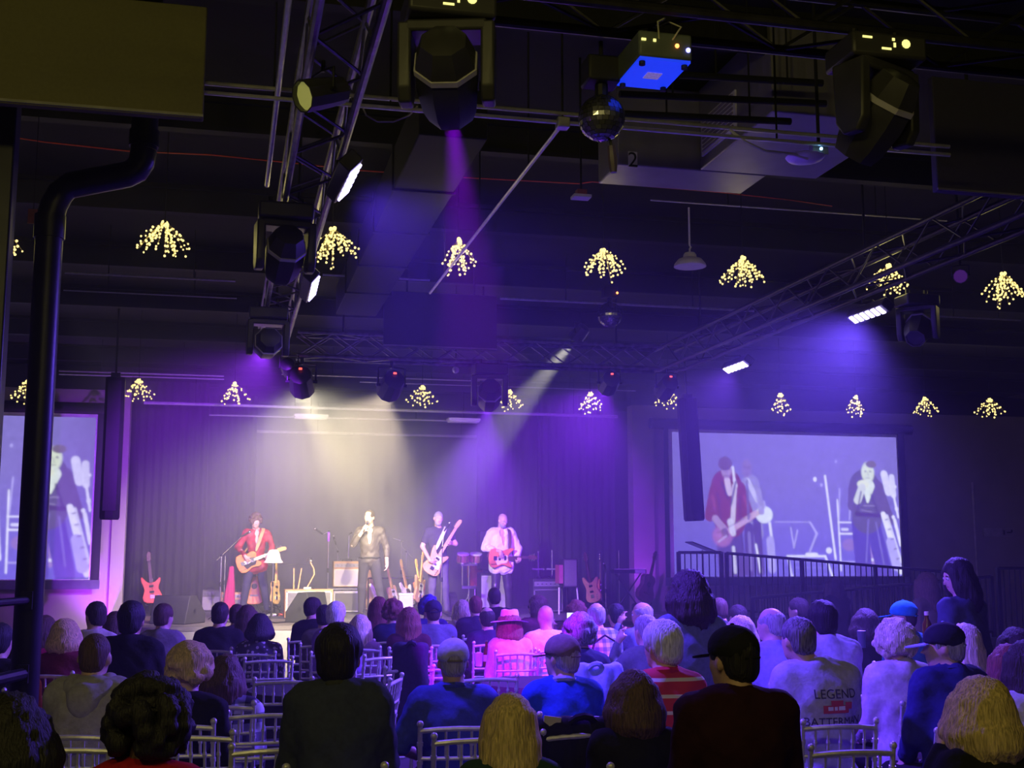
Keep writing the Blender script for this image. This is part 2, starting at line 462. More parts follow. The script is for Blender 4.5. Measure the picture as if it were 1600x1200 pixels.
# ------------------------------------------------------------------ projection screens with the live picture
def screen_picture(nx=330, ny=190):
    u = np.linspace(0, 1, nx)[None, :] * np.ones((ny, 1)); v = np.linspace(0, 1, ny)[:, None] * np.ones((1, nx))
    x = u * 1.74; y = v                     # picture units: height 1
    C = np.zeros((ny, nx, 3))
    top = np.array([0.19, 0.155, 0.50]); bot = np.array([0.15, 0.115, 0.62])
    C[:] = top + (bot - top) * np.clip((v - .35) / .6, 0, 1)[..., None]
    C *= (1 + 0.12 * np.sin(u * 3.1))[..., None]
    def put(al, col):
        nonlocal C
        C = C * (1 - al[..., None]) + np.array(col) * al[..., None]
    def ell(cx, cy, rx, ry, col, a=1.0, soft=.25, rot=0):
        c, s_ = math.cos(rot), math.sin(rot); X = (x - cx) * c + (y - cy) * s_; Y = -(x - cx) * s_ + (y - cy) * c
        put(a * np.clip((1 - np.sqrt((X / rx) ** 2 + (Y / ry) ** 2)) / soft, 0, 1), col)
    def line(x0, y0, x1, y1, r, col, a=1.0, r2=None):
        dx, dy = x1 - x0, y1 - y0; t = np.clip(((x - x0) * dx + (y - y0) * dy) / (dx * dx + dy * dy), 0, 1)
        rr = r + ((r2 if r2 is not None else r) - r) * t
        d = np.hypot(x - x0 - t * dx, y - y0 - t * dy)
        put(a * np.clip((rr - d) / .006 + .5, 0, 1), col)
    W = (0.72, 0.72, 0.98); LV = (0.42, 0.38, 0.85); DK = (0.10, 0.06, 0.30); RD = (0.20, 0.045, 0.16); SK = (0.40, 0.27, 0.55)
    # second man behind
    line(.58, .36, .60, .70, .07, (0.30, .27, .62)); ell(.555, .245, .042, .075, (.27, .19, .52)); line(.56, .33, .63, .47, .018, W, .6); line(.56, .66, .56, .97, .035, DK); line(.62, .6, .64, .97, .03, DK)
    # red jacket guitarist
    line(.36, .68, .38, .98, .05, DK); line(.46, .68, .48, .98, .05, DK)
    line(.40, .37, .42, .62, .115, RD); line(.31, .40, .27, .58, .04, RD); line(.50, .38, .56, .58, .04, RD)
    line(.405, .33, .42, .42, .022, (.62, .5, .72)); ell(.40, .255, .046, .072, SK); ell(.39, .215, .058, .055, (.16, .09, .26)); 
    line(.46, .37, .44, .62, .018, (.62, .55, .74)); line(.45, .24, .46, .33, .009, W); line(.46, .33, .47, .37, .012, W)
    ell(.36, .72, .085, .085, (.36, .14, .48), rot=-.5); line(.42, .68, .62, .56, .022, (.55, .36, .62)); line(.42, .62, .44, .70, .022, W, .8); line(.31, .60, .37, .67, .025, SK)
    # hat on its stand and the guitars
    ell(.68, .57, .07, .065, (.72, .78, .92), soft=.15); line(.68, .48, .68, .52, .01, LV); line(.72, .63, .73, .73, .01, W); line(.72, .75, .73, .95, .03, LV); line(.61, .78, .64, .97, .008, W)
    line(.44, .80, .45, .97, .012, W, .8)
    # low case with gooseneck
    line(.85, .86, 1.14, .86, .008, W); line(.85, .86, .88, 1.0, .008, W); line(1.14, .86, 1.19, 1.0, .008, W); line(1.0, .85, 1.07, .85, .015, W)
    line(1.02, .83, 1.08, .70, .008, LV); line(1.08, .70, 1.03, .62, .008, LV); line(.76, .62, 1.02, .62, .005, LV, .7); line(.88, .66, .90, .80, .006, LV); line(.93, .68, .90, .80, .006, LV)
    # microphone stands and amplifiers
    line(1.16, .29, 1.22, .88, .008, W); ell(1.08, .315, .016, .02, W); ell(1.13, .355, .012, .014, LV); ell(1.25, .185, .01, .014, LV, .8); ell(1.17, .82, .026, .025, W)
    line(1.25, .46, 1.26, .96, .006, W); line(1.26, .70, 1.38, .70, .007, W); line(1.25, .62, 1.38, .62, .005, W); line(1.28, .67, 1.32, .67, .01, W, .8); line(1.27, .90, 1.40, .90, .005, LV)
    ell(1.33, .78, .06, .05, (.27, .17, .55)); line(1.27, .38, 1.26, .60, .005, LV); line(1.36, .36, 1.34, .60, .005, LV)
    line(1.48, .79, 1.50, .88, .05, (.40, .25, .62), .7); line(1.45, .885, 1.56, .885, .009, W)
    # singer
    line(1.42, .62, 1.44, .97, .065, (.10, .065, .46)); line(1.52, .62, 1.60, .97, .06, (.10, .065, .46))
    line(1.47, .36, 1.48, .58, .12, (.12, .09, .28)); line(1.57, .36, 1.65, .60, .045, (.13, .09, .30)); line(1.38, .38, 1.37, .50, .04, (.13, .09, .30))
    ell(1.50, .26, .058, .085, (.62, .70, .58)); ell(1.53, .20, .05, .03, (.17, .13, .24)); line(1.50, .36, 1.49, .47, .05, (.66, .74, .72), r2=.01)
    ell(1.46, .345, .055, .035, (.70, .75, .62)); line(1.41, .46, 1.45, .37, .03, (.58, .62, .66))
    # white bodied guitars on the rack and shirt highlights
    line(1.61, .56, 1.73, .97, .02, W); line(1.64, .57, 1.74, .90, .01, W, .8); line(1.66, .76, 1.70, .93, .035, LV); line(1.70, .60, 1.74, .78, .012, W)
    line(1.63, .27, 1.66, .40, .028, W, .8); line(1.69, .29, 1.70, .42, .022, W, .8); line(1.70, .42, 1.73, .58, .008, W)
    ell(1.72, .52, .016, .018, W); ell(1.69, .58, .015, .016, W); ell(1.72, .36, .01, .012, W)
    # finer marks: faces, lapels, frets, folds
    D1 = (.08, .04, .22); H1 = (.55, .50, .85)
    for cx, cy, sc in ((.40, .265, 1.0), (.555, .25, .9), (1.50, .265, 1.15)):
        ell(cx - .016 * sc, cy - .012, .010 * sc, .007, D1, .7); ell(cx + .018 * sc, cy - .012, .010 * sc, .007, D1, .7); line(cx, cy - .005, cx + .004, cy + .018, .004, D1, .35); line(cx - .014, cy + .035, cx + .014, cy + .035, .004, D1, .5)
    line(.36, .34, .41, .46, .008, D1, .8); line(.47, .34, .43, .50, .008, D1, .8); line(.33, .42, .35, .60, .005, D1, .7); line(.50, .44, .50, .60, .005, D1, .7); line(.29, .44, .31, .52, .008, (.34, .08, .22), .7); line(.53, .44, .55, .52, .008, (.34, .08, .22), .7)
    ell(.38, .70, .030, .040, (.09, .05, .20), .9, rot=-.5); line(.33, .76, .39, .72, .006, H1, .8); line(.32, .70, .62, .555, .004, D1, .6); line(.60, .575, .66, .545, .016, (.60, .42, .60), .9); ell(.55, .60, .022, .020, (.52, .38, .58), .9)
    ell(.36, .72, .088, .088, (.60, .30, .62), .28, soft=.9, rot=-.5)
    line(.555, .33, .56, .60, .010, (.16, .12, .42), .8); line(.64, .40, .66, .55, .022, (.34, .30, .66), .9); line(.56, .70, .57, .95, .012, (.30, .24, .70), .6)
    line(1.44, .40, 1.40, .56, .007, D1, .7); line(1.52, .42, 1.57, .56, .007, D1, .7); line(1.40, .56, 1.58, .57, .014, D1, .9); line(1.46, .50, 1.54, .50, .005, (.30, .25, .52), .7); line(1.44, .53, 1.52, .545, .004, (.30, .25, .52), .7); line(1.49, .60, 1.46, .90, .006, (.22, .18, .62), .7); line(1.55, .62, 1.60, .92, .006, (.22, .18, .62), .7)
    for k in range(5): line(1.625 + .02 * k, .60 + .07 * k, 1.645 + .02 * k, .595 + .07 * k, .004, D1, .8)
    for k in range(9): line(1.27 + .012 * k, .685, 1.27 + .012 * k, .692, .003, (.15, .1, .4), .8)
    line(.86, .88, .88, .99, .004, LV); line(.90, .90, 1.12, .90, .003, LV, .6); line(.90, .94, 1.13, .94, .003, LV, .5)
    rs = np.random.RandomState(4); nz = rs.normal(size=(ny // 5 + 2, nx // 5 + 2)); nz = np.kron(nz, np.ones((5, 5)))[:ny, :nx]
    for _ in range(2):
        nz = (nz + np.roll(nz, 1, 0) + np.roll(nz, -1, 0) + np.roll(nz, 1, 1) + np.roll(nz, -1, 1)) / 5
        C[1:-1, 1:-1] = (C[1:-1, 1:-1] * 4 + C[:-2, 1:-1] + C[2:, 1:-1] + C[1:-1, :-2] + C[1:-1, 2:]) / 8
    C *= (1 + .035 * nz)[..., None]
    return C
PIC = screen_picture()
def picture_mesh(wd, ht):
    ny, nx, _ = PIC.shape
    gx, gz = np.meshgrid(np.linspace(-wd / 2, wd / 2, nx), np.linspace(ht / 2, -ht / 2, ny))
    V = np.stack([gx.ravel(), np.zeros(nx * ny), gz.ravel()], 1)
    i = np.arange((ny - 1) * (nx - 1)); r, c = i // (nx - 1), i % (nx - 1); a0 = r * nx + c
    Q = np.stack([a0, a0 + nx, a0 + nx + 1, a0 + 1], 1)
    me = np_mesh('picture', V, Q)
    at = me.color_attributes.new('picture', 'FLOAT_COLOR', 'POINT')
    at.data.foreach_set('color', np.concatenate([PIC.reshape(-1, 3), np.ones((nx * ny, 1))], 1).astype(np.float32).ravel())
    return me
pm = bpy.data.materials.new('projected_picture'); pm.use_nodes = True
_b = pm.node_tree.nodes['Principled BSDF']; _a = pm.node_tree.nodes.new('ShaderNodeAttribute'); _a.attribute_name = 'picture'
_b.inputs['Base Color'].default_value = (.10, .10, .11, 1); _b.inputs['Roughness'].default_value = .9
pm.node_tree.links.new(_a.outputs['Color'], _b.inputs['Emission Color']); _b.inputs['Emission Strength'].default_value = 0.40
SW, SH = 4.72, 2.72
pic_me = picture_mesh(SW, SH); pic_me.materials.append(pm)
def screen(xc, label):
    zc = 4.10 - SH / 2
    t = thing('projection_screen', label, 'screen', (xc, WY - 0.28, zc))
    link_mesh('picture', pic_me, None, t)
    MB().box((0, 0.012, 0.01), (SW + 0.16, 0.016, SH + 0.10)).build('fabric', M_WHITEP, t)
    MB().cyl((-SW / 2 - 0.42, 0.05, SH / 2 + 0.16), (SW / 2 + 0.36, 0.05, SH / 2 + 0.16), 0.105, n=14).build('housing', M_BLACK, t)
    MB().box((-SW / 2 - 0.13, -.006, 0.02), (0.09, 0.012, SH + 0.14)).build('border', M_BLACK, t)
    MB().box((SW / 2 + 0.10, -.006, 0.02), (0.14, 0.012, SH + 0.14)).build('border', M_BLACK, t)
    MB().box((0, -.006, -SH / 2 - 0.09), (SW + 0.36, 0.024, 0.15)).build('bottom_bar', mat('grey_border', (0.10, 0.11, 0.13), .7), t)
    for s_ in (-1, 1):
        MB().box((s_ * SW * 0.42, 0.17, SH / 2 + 0.18), (0.05, 0.25, 0.06)).build('bracket', M_BLKMET, t)
    return t
screen(8.22 + SW / 2, 'large projection screen on the right wall showing the live band picture')
screen(-2.20 - SW / 2, 'projection screen on the left wall, partly hidden behind the black column')

# ------------------------------------------------------------------ ramp with black railings on the right
def railing(label, a, b, posts, hgt=1.02, pitch=0.105, name='ramp_railing'):
    """a, b: ends at deck level"""
    a, b = Vector(a), Vector(b); t = thing(name, label, 'railing', a); d = b - a
    MB().cyl((0, 0, hgt), d + Vector((0, 0, hgt)), 0.026).build('top_rail', M_BLKMET, t)
    MB().cyl((0, 0, 0.10), d + Vector((0, 0, 0.10)), 0.02).build('bottom_rail', M_BLKMET, t)
    for k in range(posts):
        p = d * (k / (posts - 1)); MB().box(p + Vector((0, 0, hgt / 2)), (0.06, 0.06, hgt + .02)).build('post', M_BLKMET, t)
    bm = MB().cyl((0, 0, 0.10), (0, 0, hgt), 0.011, n=6).mesh('baluster'); n = int(d.length / pitch)
    for k in range(1, n):
        o = link_mesh('baluster', bm, M_BLKMET, t); o.location = d * (k / n)
    return t
M_RAMP = mat('grey_ramp_deck', (0.13, 0.13, 0.14), 0.8)
def deck(name, pts, zs, label):
    """pts: four plan corners; zs their heights"""
    vs = [(x, y, z) for (x, y), z in zip(pts, zs)] + [(x, y, 0.0) for x, y in pts]
    return tag(MB().add(vs, [(0, 1, 2, 3), (7, 6, 5, 4), (0, 4, 5, 1), (1, 5, 6, 2), (2, 6, 7, 3), (3, 7, 4, 0)]).build(name, M_RAMP, smooth=False), label, 'ramp')
RX0, RX1, RX2 = XR + .03, 8.5, 12.9
deck('ramp_landing', [(RX0, 20.0), (RX1, 20.0), (RX1, 21.6), (RX0, 21.6)], [.75] * 4, 'landing at stage height beside the right curtain')
deck('ramp', [(RX1 + .01, 20.0), (RX2, 20.0), (RX2, 21.3), (RX1 + .01, 21.3)], [.75, .40, .40, .75], 'upper ramp sloping down to the right under the screen')
deck('ramp_landing', [(RX2 + .01, 18.6), (14.2, 18.6), (14.2, 21.3), (RX2 + .01, 21.3)], [.40] * 4, 'turning landing at the right end of the ramp')
deck('ramp', [(8.3, 18.6), (RX2, 18.6), (RX2, 19.9), (8.3, 19.9)], [.05, .40, .40, .05], 'lower ramp sloping up to the right, in front')
railing('black railing of the stage side landing, left of the screen', (RX0 + .15, 20.06, .755), (RX1 - .04, 20.06, .755), 2, 1.07)
railing('black railing down the upper ramp before the right screen', (RX1 + .06, 20.06, .745), (RX2 - .05, 20.06, .405), 4, 1.07)
railing('black railing of the lower ramp in front', (8.4, 18.68, .06), (RX2 - .08, 18.68, .395), 4)
railing('black railing of the turning landing at the far right', (RX2 + .06, 18.68, .405), (14.15, 18.68, .405), 2, 1.15)
railing('black railing along the wall at the right edge', (14.5, 19.4, .005), (16.8, 19.4, .005), 3, 1.5)
# a lectern top by the landing rail
lp = Vector((8.45, 20.9, .75)); t = thing('music_stand', 'flat black music stand above the ramp landing rail', 'stand', lp)
MB().cyl((0, 0, 0.02), (0, 0, 1.12), 0.014).build('pole', M_BLKMET, t)
MB().box((0, 0, 1.17), (0.55, 0.36, 0.018), Matrix.Rotation(0.35, 3, 'Y')).build('desk', M_BLKMET, t)
MB().cyl((0, 0, 0.0), (0, 0, 0.03), 0.16, 0.15, n=16).build('foot', M_BLKMET, t)
# wall details on the right
a, b = atY(1519, 748, WY - .03), atY(1531, 905, WY - .03)
tag(MB().cyl((a.x, a.y, 3.25), (a.x, a.y, 1.0), 0.022).build('wall_conduit', mat('painted_conduit', (.5, .47, .44), .5)), 'vertical conduit on the plain right wall', 'conduit')
p = atY(1560, 832, WY - .02)
t = thing('wall_sign', 'small pale rectangular sign with dark marks on the right wall', 'sign', p)
MB().box((0, 0, 0), (0.70, 0.025, 0.17)).build('plate', mat('dull_plate', (.42, .40, .38), .7), t)
MB().box((.12, -.016, .0), (0.04, 0.004, 0.09)).box((.24, -.016, .0), (0.12, 0.004, 0.025)).box((.30, -.016, .03), (0.04, 0.004, 0.05)).build('marks', M_BLACK, t)
MB().box((.21, -.0145, 0), (0.27, 0.002, 0.15)).build('face_panel', M_WALL, t)

# ------------------------------------------------------------------ black column pipe, square post and rails at the left
c0 = atD(62, 640, 7.0); cx, cy = c0.x, c0.y
t = thing('column_pipe', 'thick black round column pipe that elbows to the right near the ceiling', 'column', (cx, cy, 0))
bp = [(0, 0, 0), (0, 0, 1.6), (0, 0, 2.6), (0, 0, 3.72)]
e1 = [(0.015, 0, 3.80), (0.05, 0, 3.88), (0.10, 0, 3.93)]
e2 = [(0.42, 0, 4.02), (0.47, 0, 4.05), (0.50, 0, 4.10), (0.51, 0, 4.18)]
MB().tube(bp, 0.078, 18).build('shaft', M_BLKMET, t)
MB().tube([bp[-1]] + e1 + e2, 0.078, 18).build('elbow', M_BLKMET, t)
MB().tube([e2[-1], (0.51, 0, 4.5), (0.51, 0, CZ)], 0.078, 18).build('riser', M_BLKMET, t)
MB().cyl((0, 0, 3.60), (0, 0, 3.74), 0.088, n=18).build('collar', M_BLKMET, t)
MB().cyl((0.51, 0, 4.20), (0.51, 0, 4.30), 0.088, n=18).build('collar', M_BLKMET, t)
MB().cyl((0, 0, 0), (0, 0, 0.03), 0.14, n=18).build('base_plate', M_BLKMET, t)
c1 = atD(-6, 700, 6.2)
t = thing('square_post', 'square black steel post at the left edge of the picture', 'post', (c1.x - .06, c1.y, 0))
MB().box((0, 0, 2.1), (0.15, 0.15, 4.2)).build('shaft', M_BLKMET, t, bevel=.01)
MB().box((0, 0, 4.62), (0.3, 0.3, 0.8)).build('head', M_BLKMET, t, bevel=.01)
MB().box((0, 0, .01), (0.26, 0.26, .02)).build('base_plate', M_BLKMET, t)
for z, r, lab in ((1.51, 0.022, 'upper thin'), (1.11, 0.033, 'lower thick')):
    p, q = Vector((c1.x - .06, c1.y + .08, z)), Vector((cx, cy - .09, z))
    tag(MB().cyl(p, q, r).box(q, (.06, .03, .1)).box(p, (.06, .03, .1)).build('barrier_rail', M_BLKMET), lab + ' black rail between the square post and the column pipe', 'rail')
p = atD(52, 338, 9.0)
t = thing('orange_tag', 'small orange tag hanging left of the column elbow', 'tag', p)
MB().box((0, 0, 0), (0.075, 0.006, 0.11)).build('card', mat('orange_card', (.75, .30, .05), .6), t); MB().cyl((0, 0, .05), (0, 0, CZ - p.z), .003, n=5).build('string', M_JOIST, t)
# line array loudspeakers hanging left and right of the stage
def line_array(px, y0, y1, Y, wpx, label, tilt=0):
    a, b = atY(px, y0, Y), atY(px, y1, Y); wd = wpx * Y / FPX
    t = thing('line_array_speaker', label, 'speaker', (a.x, Y, b.z), rot=(0, tilt, 0))
    hh = a.z - b.z
    MB().lathe([(wd * .5, 0), (wd * .56, .03), (wd * .56, hh), (wd * .5, hh + .02)], 8, sy=.9).build('cabinet', M_BLACK, t)
    MB().box((0, -wd * .50, hh * .52), (wd * .7, .012, hh * .92)).build('grille', M_BLKMET, t)
    MB().cyl((0, 0, hh), (0, 0, CZ - b.z - .02), .015).build('hanging_pole', M_BLKMET, t)
    MB().box((0, 0, hh + .05), (wd * .5, .1, .06)).build('fly_bracket', M_BLKMET, t)
line_array(181, 592, 812, 17.2, 27, 'long dark column loudspeaker hanging left of the stage')
line_array(1081, 625, 814, 17.2, 31, 'long dark column loudspeaker hanging before the right screen', tilt=-.045)

# ================================================================== lighting rig
TZ0, TZ1, TW = 4.10, 4.38, 0.28
def truss(label, a, b, m, width=TW, height=TZ1 - TZ0, pitch=0.42, name='lighting_truss', drop=True, cross=False):
    """box truss between two points given at the lower chord level, centre line"""
    a, b = Vector(a), Vector(b); t = thing(name, label, 'truss', a); d = b - a; L = d.length; u = d / L
    sd = Vector((0, 0, 1)).cross(u).normalized() * (width / 2); hh = Vector((0, 0, height))
    cm = MB().cyl((0, 0, 0), d, 0.024).mesh('chord'); crn = [sd, -sd, sd + hh, -sd + hh]
    for c in crn:
        o = link_mesh('chord', cm, m, t); o.location = c
    n = max(2, round(L / pitch)); st = d / n
    faces = [(crn[0], crn[2]), (crn[1], crn[3]), (crn[0], crn[1]), (crn[2], crn[3])]
    for p0, p1 in faces:
        up_ = MB().cyl((0, 0, 0), p1 - p0 + st, 0.0095, n=6).mesh('brace'); dn = MB().cyl((0, 0, 0), p0 - p1 + st, 0.0095, n=6).mesh('brace')
        for k in range(n):
            o = link_mesh('brace', up_ if k % 2 == 0 else dn, m, t); o.location = (p0 if k % 2 == 0 else p1) + st * k
            if cross and p0 is not crn[2] and p1 is not crn[1]:
                o = link_mesh('brace', dn if k % 2 == 0 else up_, m, t); o.location = (p1 if k % 2 == 0 else p0) + st * k
    if drop:
        for f in (0.12, 0.5, 0.88):
            p = d * f; MB().cyl(p + hh, (p.x, p.y, CZ - a.z), 0.012, n=6).build('hanging_cable', M_JOIST, t)
    return t
TL, TR, TN, TF = 0.46, 5.45, 4.85, 14.35
truss('steel truss running towards the stage on the left', (TL, TN - 1.2, TZ0), (TL, TF - .2, TZ0), M_TRUSS)
truss('dark truss running towards the stage on the right', (TR, TN - .4, TZ0), (TR, TF + .25, TZ0), M_TRUSSB)
truss('black cross truss nearest the camera at the top edge', (TL + .3, TN, TZ0), (TR + 2.5, TN, TZ0), M_TRUSSB)
truss('purple lit cross truss in front of the stage', (TL + .3, TF, TZ0 - .02), (TR - .2, TF, TZ0 - .02), M_TRUSS, cross=True)

M_HEAD = mat('moving_head_plastic', (0.035, 0.034, 0.038), 0.42, vary=.15)
M_HEADG = mat('moving_head_trim', (0.42, 0.40, 0.44), 0.45, vary=.1)
M_LENSOFF = mat('dark_lens', (0.03, 0.03, 0.04), 0.08)
M_DISP = glow('yellow_display_marks', (1, .9, .25), .5)
def octa(prof, R, o):
    M = Matrix.Translation(o) @ R.to_4x4(); return prof, M
def moving_head(label, top, target, light=None, power=0, angle=8, s=1.0, marks=False, face=(0, -1, 0), blend_=.3):
    """top: underside of the truss chord; light: beam colour or None"""
    top = Vector(top); t = thing('moving_head_light', label, 'stage light', top, group=None)
    piv = Vector((0, 0, -.36 * s)); d = (Vector(target) - (top + piv)).normalized()
    f = Vector(face); fr = Vector((-f.y, f.x, 0))
    Rb = Matrix((fr, -f, Vector((0, 0, 1)))).transposed()
    MB().box((0, 0, -.085 * s), (.36 * s, .26 * s, .11 * s), Rb).build('base', M_HEAD, t, bevel=.015 * s)
    for sg in (-1, 1):
        MB().cyl(Rb @ Vector((sg * .1 * s, 0, -.03 * s)), Rb @ Vector((sg * .1 * s, 0, .03)), .02 * s).build('clamp', M_BLKMET, t)
    if marks:
        g = MB()
        for x, z, wx, wz in ((-.11, -.06, .045, .009), (-.02, -.105, .045, .009), (.015, -.06, .012, .012), (.02, -.085, .01, .02)):
            g.box(Rb @ Vector((x * s, -.1315 * s, z * s)), (wx * s, .003, wz * s), Rb)
        g.cyl(Rb @ Vector((.075 * s, -.130 * s, -.075 * s)), Rb @ Vector((.075 * s, -.134 * s, -.075 * s)), .02 * s, n=10)
        g.build('display', M_DISP, t)
    h = Vector((d.x, d.y, 0))
    side = Vector((0, 0, 1)).cross(h).normalized() if h.length > .15 else fr.copy()
    if side.dot(fr) < 0: side = -side
    fwd = Vector((0, 0, 1)).cross(side); Ry = Matrix((side, fwd, Vector((0, 0, 1)))).transposed()
    y = MB().box((0, 0, -.165 * s), (.33 * s, .17 * s, .05 * s), Ry)
    y.build('yoke_bridge', M_HEAD, t, bevel=.012 * s)
    for sg in (-1, 1):
        pl = [(-.085, -.15), (.085, -.15), (.075, -.42), (.04, -.475), (-.04, -.475), (-.075, -.42)]
        Mx = Matrix.Translation(side * (sg * .168 * s)) @ (Matrix((fwd, side, Vector((0, 0, 1)))).transposed()).to_4x4()
        MB().prism([(a * s, b * s) for a, b in pl], -.028 * s, .028 * s, Mx).build('yoke_arm', M_HEAD, t, bevel=.01 * s)
    Rh = Matrix((side, d.cross(side).normalized(), d)).transposed()
    Mh = Matrix.Translation(piv) @ Rh.to_4x4()
    hd = MB().lathe([(.05 * s, -.205 * s), (.095 * s, -.19 * s), (.128 * s, -.10 * s), (.134 * s, .02 * s), (.120 * s, .14 * s), (.098 * s, .20 * s), (.085 * s, .20 * s), (.085 * s, .18 * s)], 8, Mh)
    ho = hd.build('head', M_HEAD, t)
    MB().lathe([(.1365 * s, -.085 * s), (.1365 * s, -.060 * s)], 8, Mh).build('trim_band', M_HEADG, ho)
    col = light if light else None
    MB().lathe([(.001, .183 * s), (.083 * s, .183 * s), (.083 * s, .19 * s), (.001, .195 * s)], 16, Mh).build('lens', glow('lens_%.1f_%.1f_%.1f' % col, col, .12) if col else M_LENSOFF, ho)
    if light:
        lamp('SPOT', 'beam', top + piv + d * (.215 * s), light, power, target, angle, blend_, .03, t)
    return t
def par_can(label, hang, target, lens_mat, s=1.0, led=True, light=None, power=0, angle=30, ln=1.0):
    hang = Vector(hang); t = thing('par_can', label, 'stage light', hang); d = (Vector(target) - hang).normalized()
    side = Vector((0, 0, 1)).cross(d).normalized(); piv = Vector((0, 0, -.24 * s)); R = Matrix((side, d.cross(side), d)).transposed(); M = Matrix.Translation(piv) @ R.to_4x4() @ Matrix.Diagonal((1, 1, ln, 1))
    b = MB().lathe([(.06 * s, -.17 * s), (.12 * s, -.14 * s), (.135 * s, -.02 * s), (.142 * s, .12 * s), (.142 * s, .15 * s), (.128 * s, .15 * s), (.128 * s, .11 * s)], 10, M).build('can', M_HEAD, t)
    MB().lathe([(.001, .112 * s), (.127 * s, .112 * s), (.127 * s, .118 * s), (.001, .124 * s)], 18, M).build('lens', lens_mat, t)
    MB().tube([side * (.155 * s) + piv, side * (.155 * s) + Vector((0, 0, -.05 * s)), Vector((0, 0, -.035 * s)), -side * (.155 * s) + Vector((0, 0, -.05 * s)), -side * (.155 * s) + piv], .012 * s, 6).build('yoke', M_BLKMET, t)
    for sg in (-1, 1): MB().cyl(side * (sg * .13 * s) + piv, side * (sg * .175 * s) + piv, .018 * s).build('knob', M_BLKMET, t)
    MB().cyl((0, 0, -.05 * s), (0, 0, .03), .018 * s).build('clamp', M_BLKMET, t)
    if led:
        p = M @ Vector((0, 0, -.155 * s)) + Vector((0, 0, .05 * s)) - d * .02
        MB().box(p, (.035 * s, .02 * s, .012 * s), R).build('led_display', glow('red_led', (1, .08, .06), .9), b)
    if light: lamp('SPOT', 'beam', hang + piv + d * (.17 * s), light, power, target, angle, .5, .05, t)
    return t
def led_batten(label, a, b, aim, light, power, cells=6, wd=.085, angle=110):
    a, b = Vector(a), Vector(b); t = thing('led_batten', label, 'stage light', (a + b) / 2); u = (b - a).normalized(); L = (b - a).length
    n = Vector(aim).normalized(); n = (n - u * n.dot(u)).normalized(); R = Matrix((u, n.cross(u).normalized(), n)).transposed()
    MB().box(n * -.05, (L + .06, wd + .03, .09), R).build('housing', M_HEAD, t, bevel=.01)
    cm = MB().box((0, 0, 0), (L / cells * .55, wd, .012), R).mesh('cell', False)
    for k in range(cells):
        o = link_mesh('cell', cm, glow('cold_led_cells', (.55, .45, 1.0), 2.2), t); o.location = u * (L * ((k + .5) / cells - .5)) + n * .002
    c = (a + b) / 2
    tx = min((TL - .14, TL + .14, TR - .14, TR + .14), key=lambda q: abs(q - c.x))
    MB().tube([n * -.05 + u * (L * .3), n * -.1 + Vector((0, 0, .06)), (tx - c.x, 0, TZ0 - .05 - c.z), (tx - c.x, 0, TZ0 + .01 - c.z)], .01, 6).build('bracket', M_BLKMET, t)
    lamp('SPOT', 'wash', c + n * .03, light, power, c + n * 3, angle, 1.0, .12, t)
    return t
PURPLE, BLUE, MAGENTA, WARM = (.30, .03, 1.0), (.12, .04, 1.0), (1.0, .02, .85), (1.0, .86, .50)
moving_head('big moving head light on the near truss throwing a purple beam down', atY(700, -2, 4.65) + Vector((0, 0, .02)), atD(790, 955, 9.3), (.34, .0, 1.0), 2300, 17, marks=True)
moving_head('dark moving head light at upper right, head tilted to the left', atY(1366, 60, 4.65), (1.6, 7.5, .6), marks=True)
moving_head('moving head light on the left truss beside the first hanging star lamps', atZ(447, 316, TZ0), atD(300, 1000, 12), s=1.0)
moving_head('moving head light low on the left truss, next to the far cross truss', atZ(420, 478, TZ0), (-.7, 23.5, 2.2), PURPLE, 3300, 38, s=1.0, blend_=.9)
moving_head('purple moving head light hanging from the far cross truss over the stage', atY(765, 566, 14.2), (3.9, 20.2, .9), (.24, .02, 1.0), 2100, 40, s=1.12, blend_=.9)
moving_head('dim moving head light under the right truss', atZ(1432, 458, TZ0), atD(1300, 980, 8), s=.9)
M_YELLENS = mat('yellow_par_lens', (.55, .55, .12), .3, emit=(.62, .62, .16), es=.10, vary=.05)
p = atZ(505, 104, TZ0)
par_can('black par can with pale yellow lens on the left truss', p, p + Vector((-.86, -.52, -.42)), M_YELLENS, .56, led=False, ln=1.5)
par_can('round par can with red display at the left of the far truss', atY(472, 563, TF - .14), (1.8, 20.5, 1.2), M_LENSOFF, 1.05, light=(1.0, .90, .66), power=1050, angle=66)
par_can('round par can with red display near the middle of the far truss', atY(612, 569, TF - .14), (1.1, 20.9, 1.4), M_LENSOFF, 1.05, light=(1.0, .80, .52), power=1500, angle=50)
par_can('round par can at the right part of the far truss, left of the pilaster', atY(952, 571, TF - .14), (5.3, 22.5, 1.8), M_LENSOFF, .9, light=(.24, .02, 1.0), power=1250, angle=46)
par_can('par can with red display at the right end of the far truss', atY(1041, 578, TF - .14), (5.0, 20.5, 1.2), M_LENSOFF, .9)
par_can('small bright par can at the left end of the far truss', atY(452, 552, TF - .14), (2.35, 20.1, 2.25), glow('cream_lens', (1, .95, .8), 1.0), .7, led=False, light=(1.0, .82, .50), power=3400, angle=11)
t = par_can('small par can with a purple lens right of the hanging star lamps', atZ(1500, 412, TZ0), atD(1440, 520, 5), glow('violet_lens', (.30, .06, .75), .05), .42, led=False)
MB().cyl((0, 0, 0), (0, 0, CZ - TZ0), .01).build('drop_pole', M_JOIST, t)
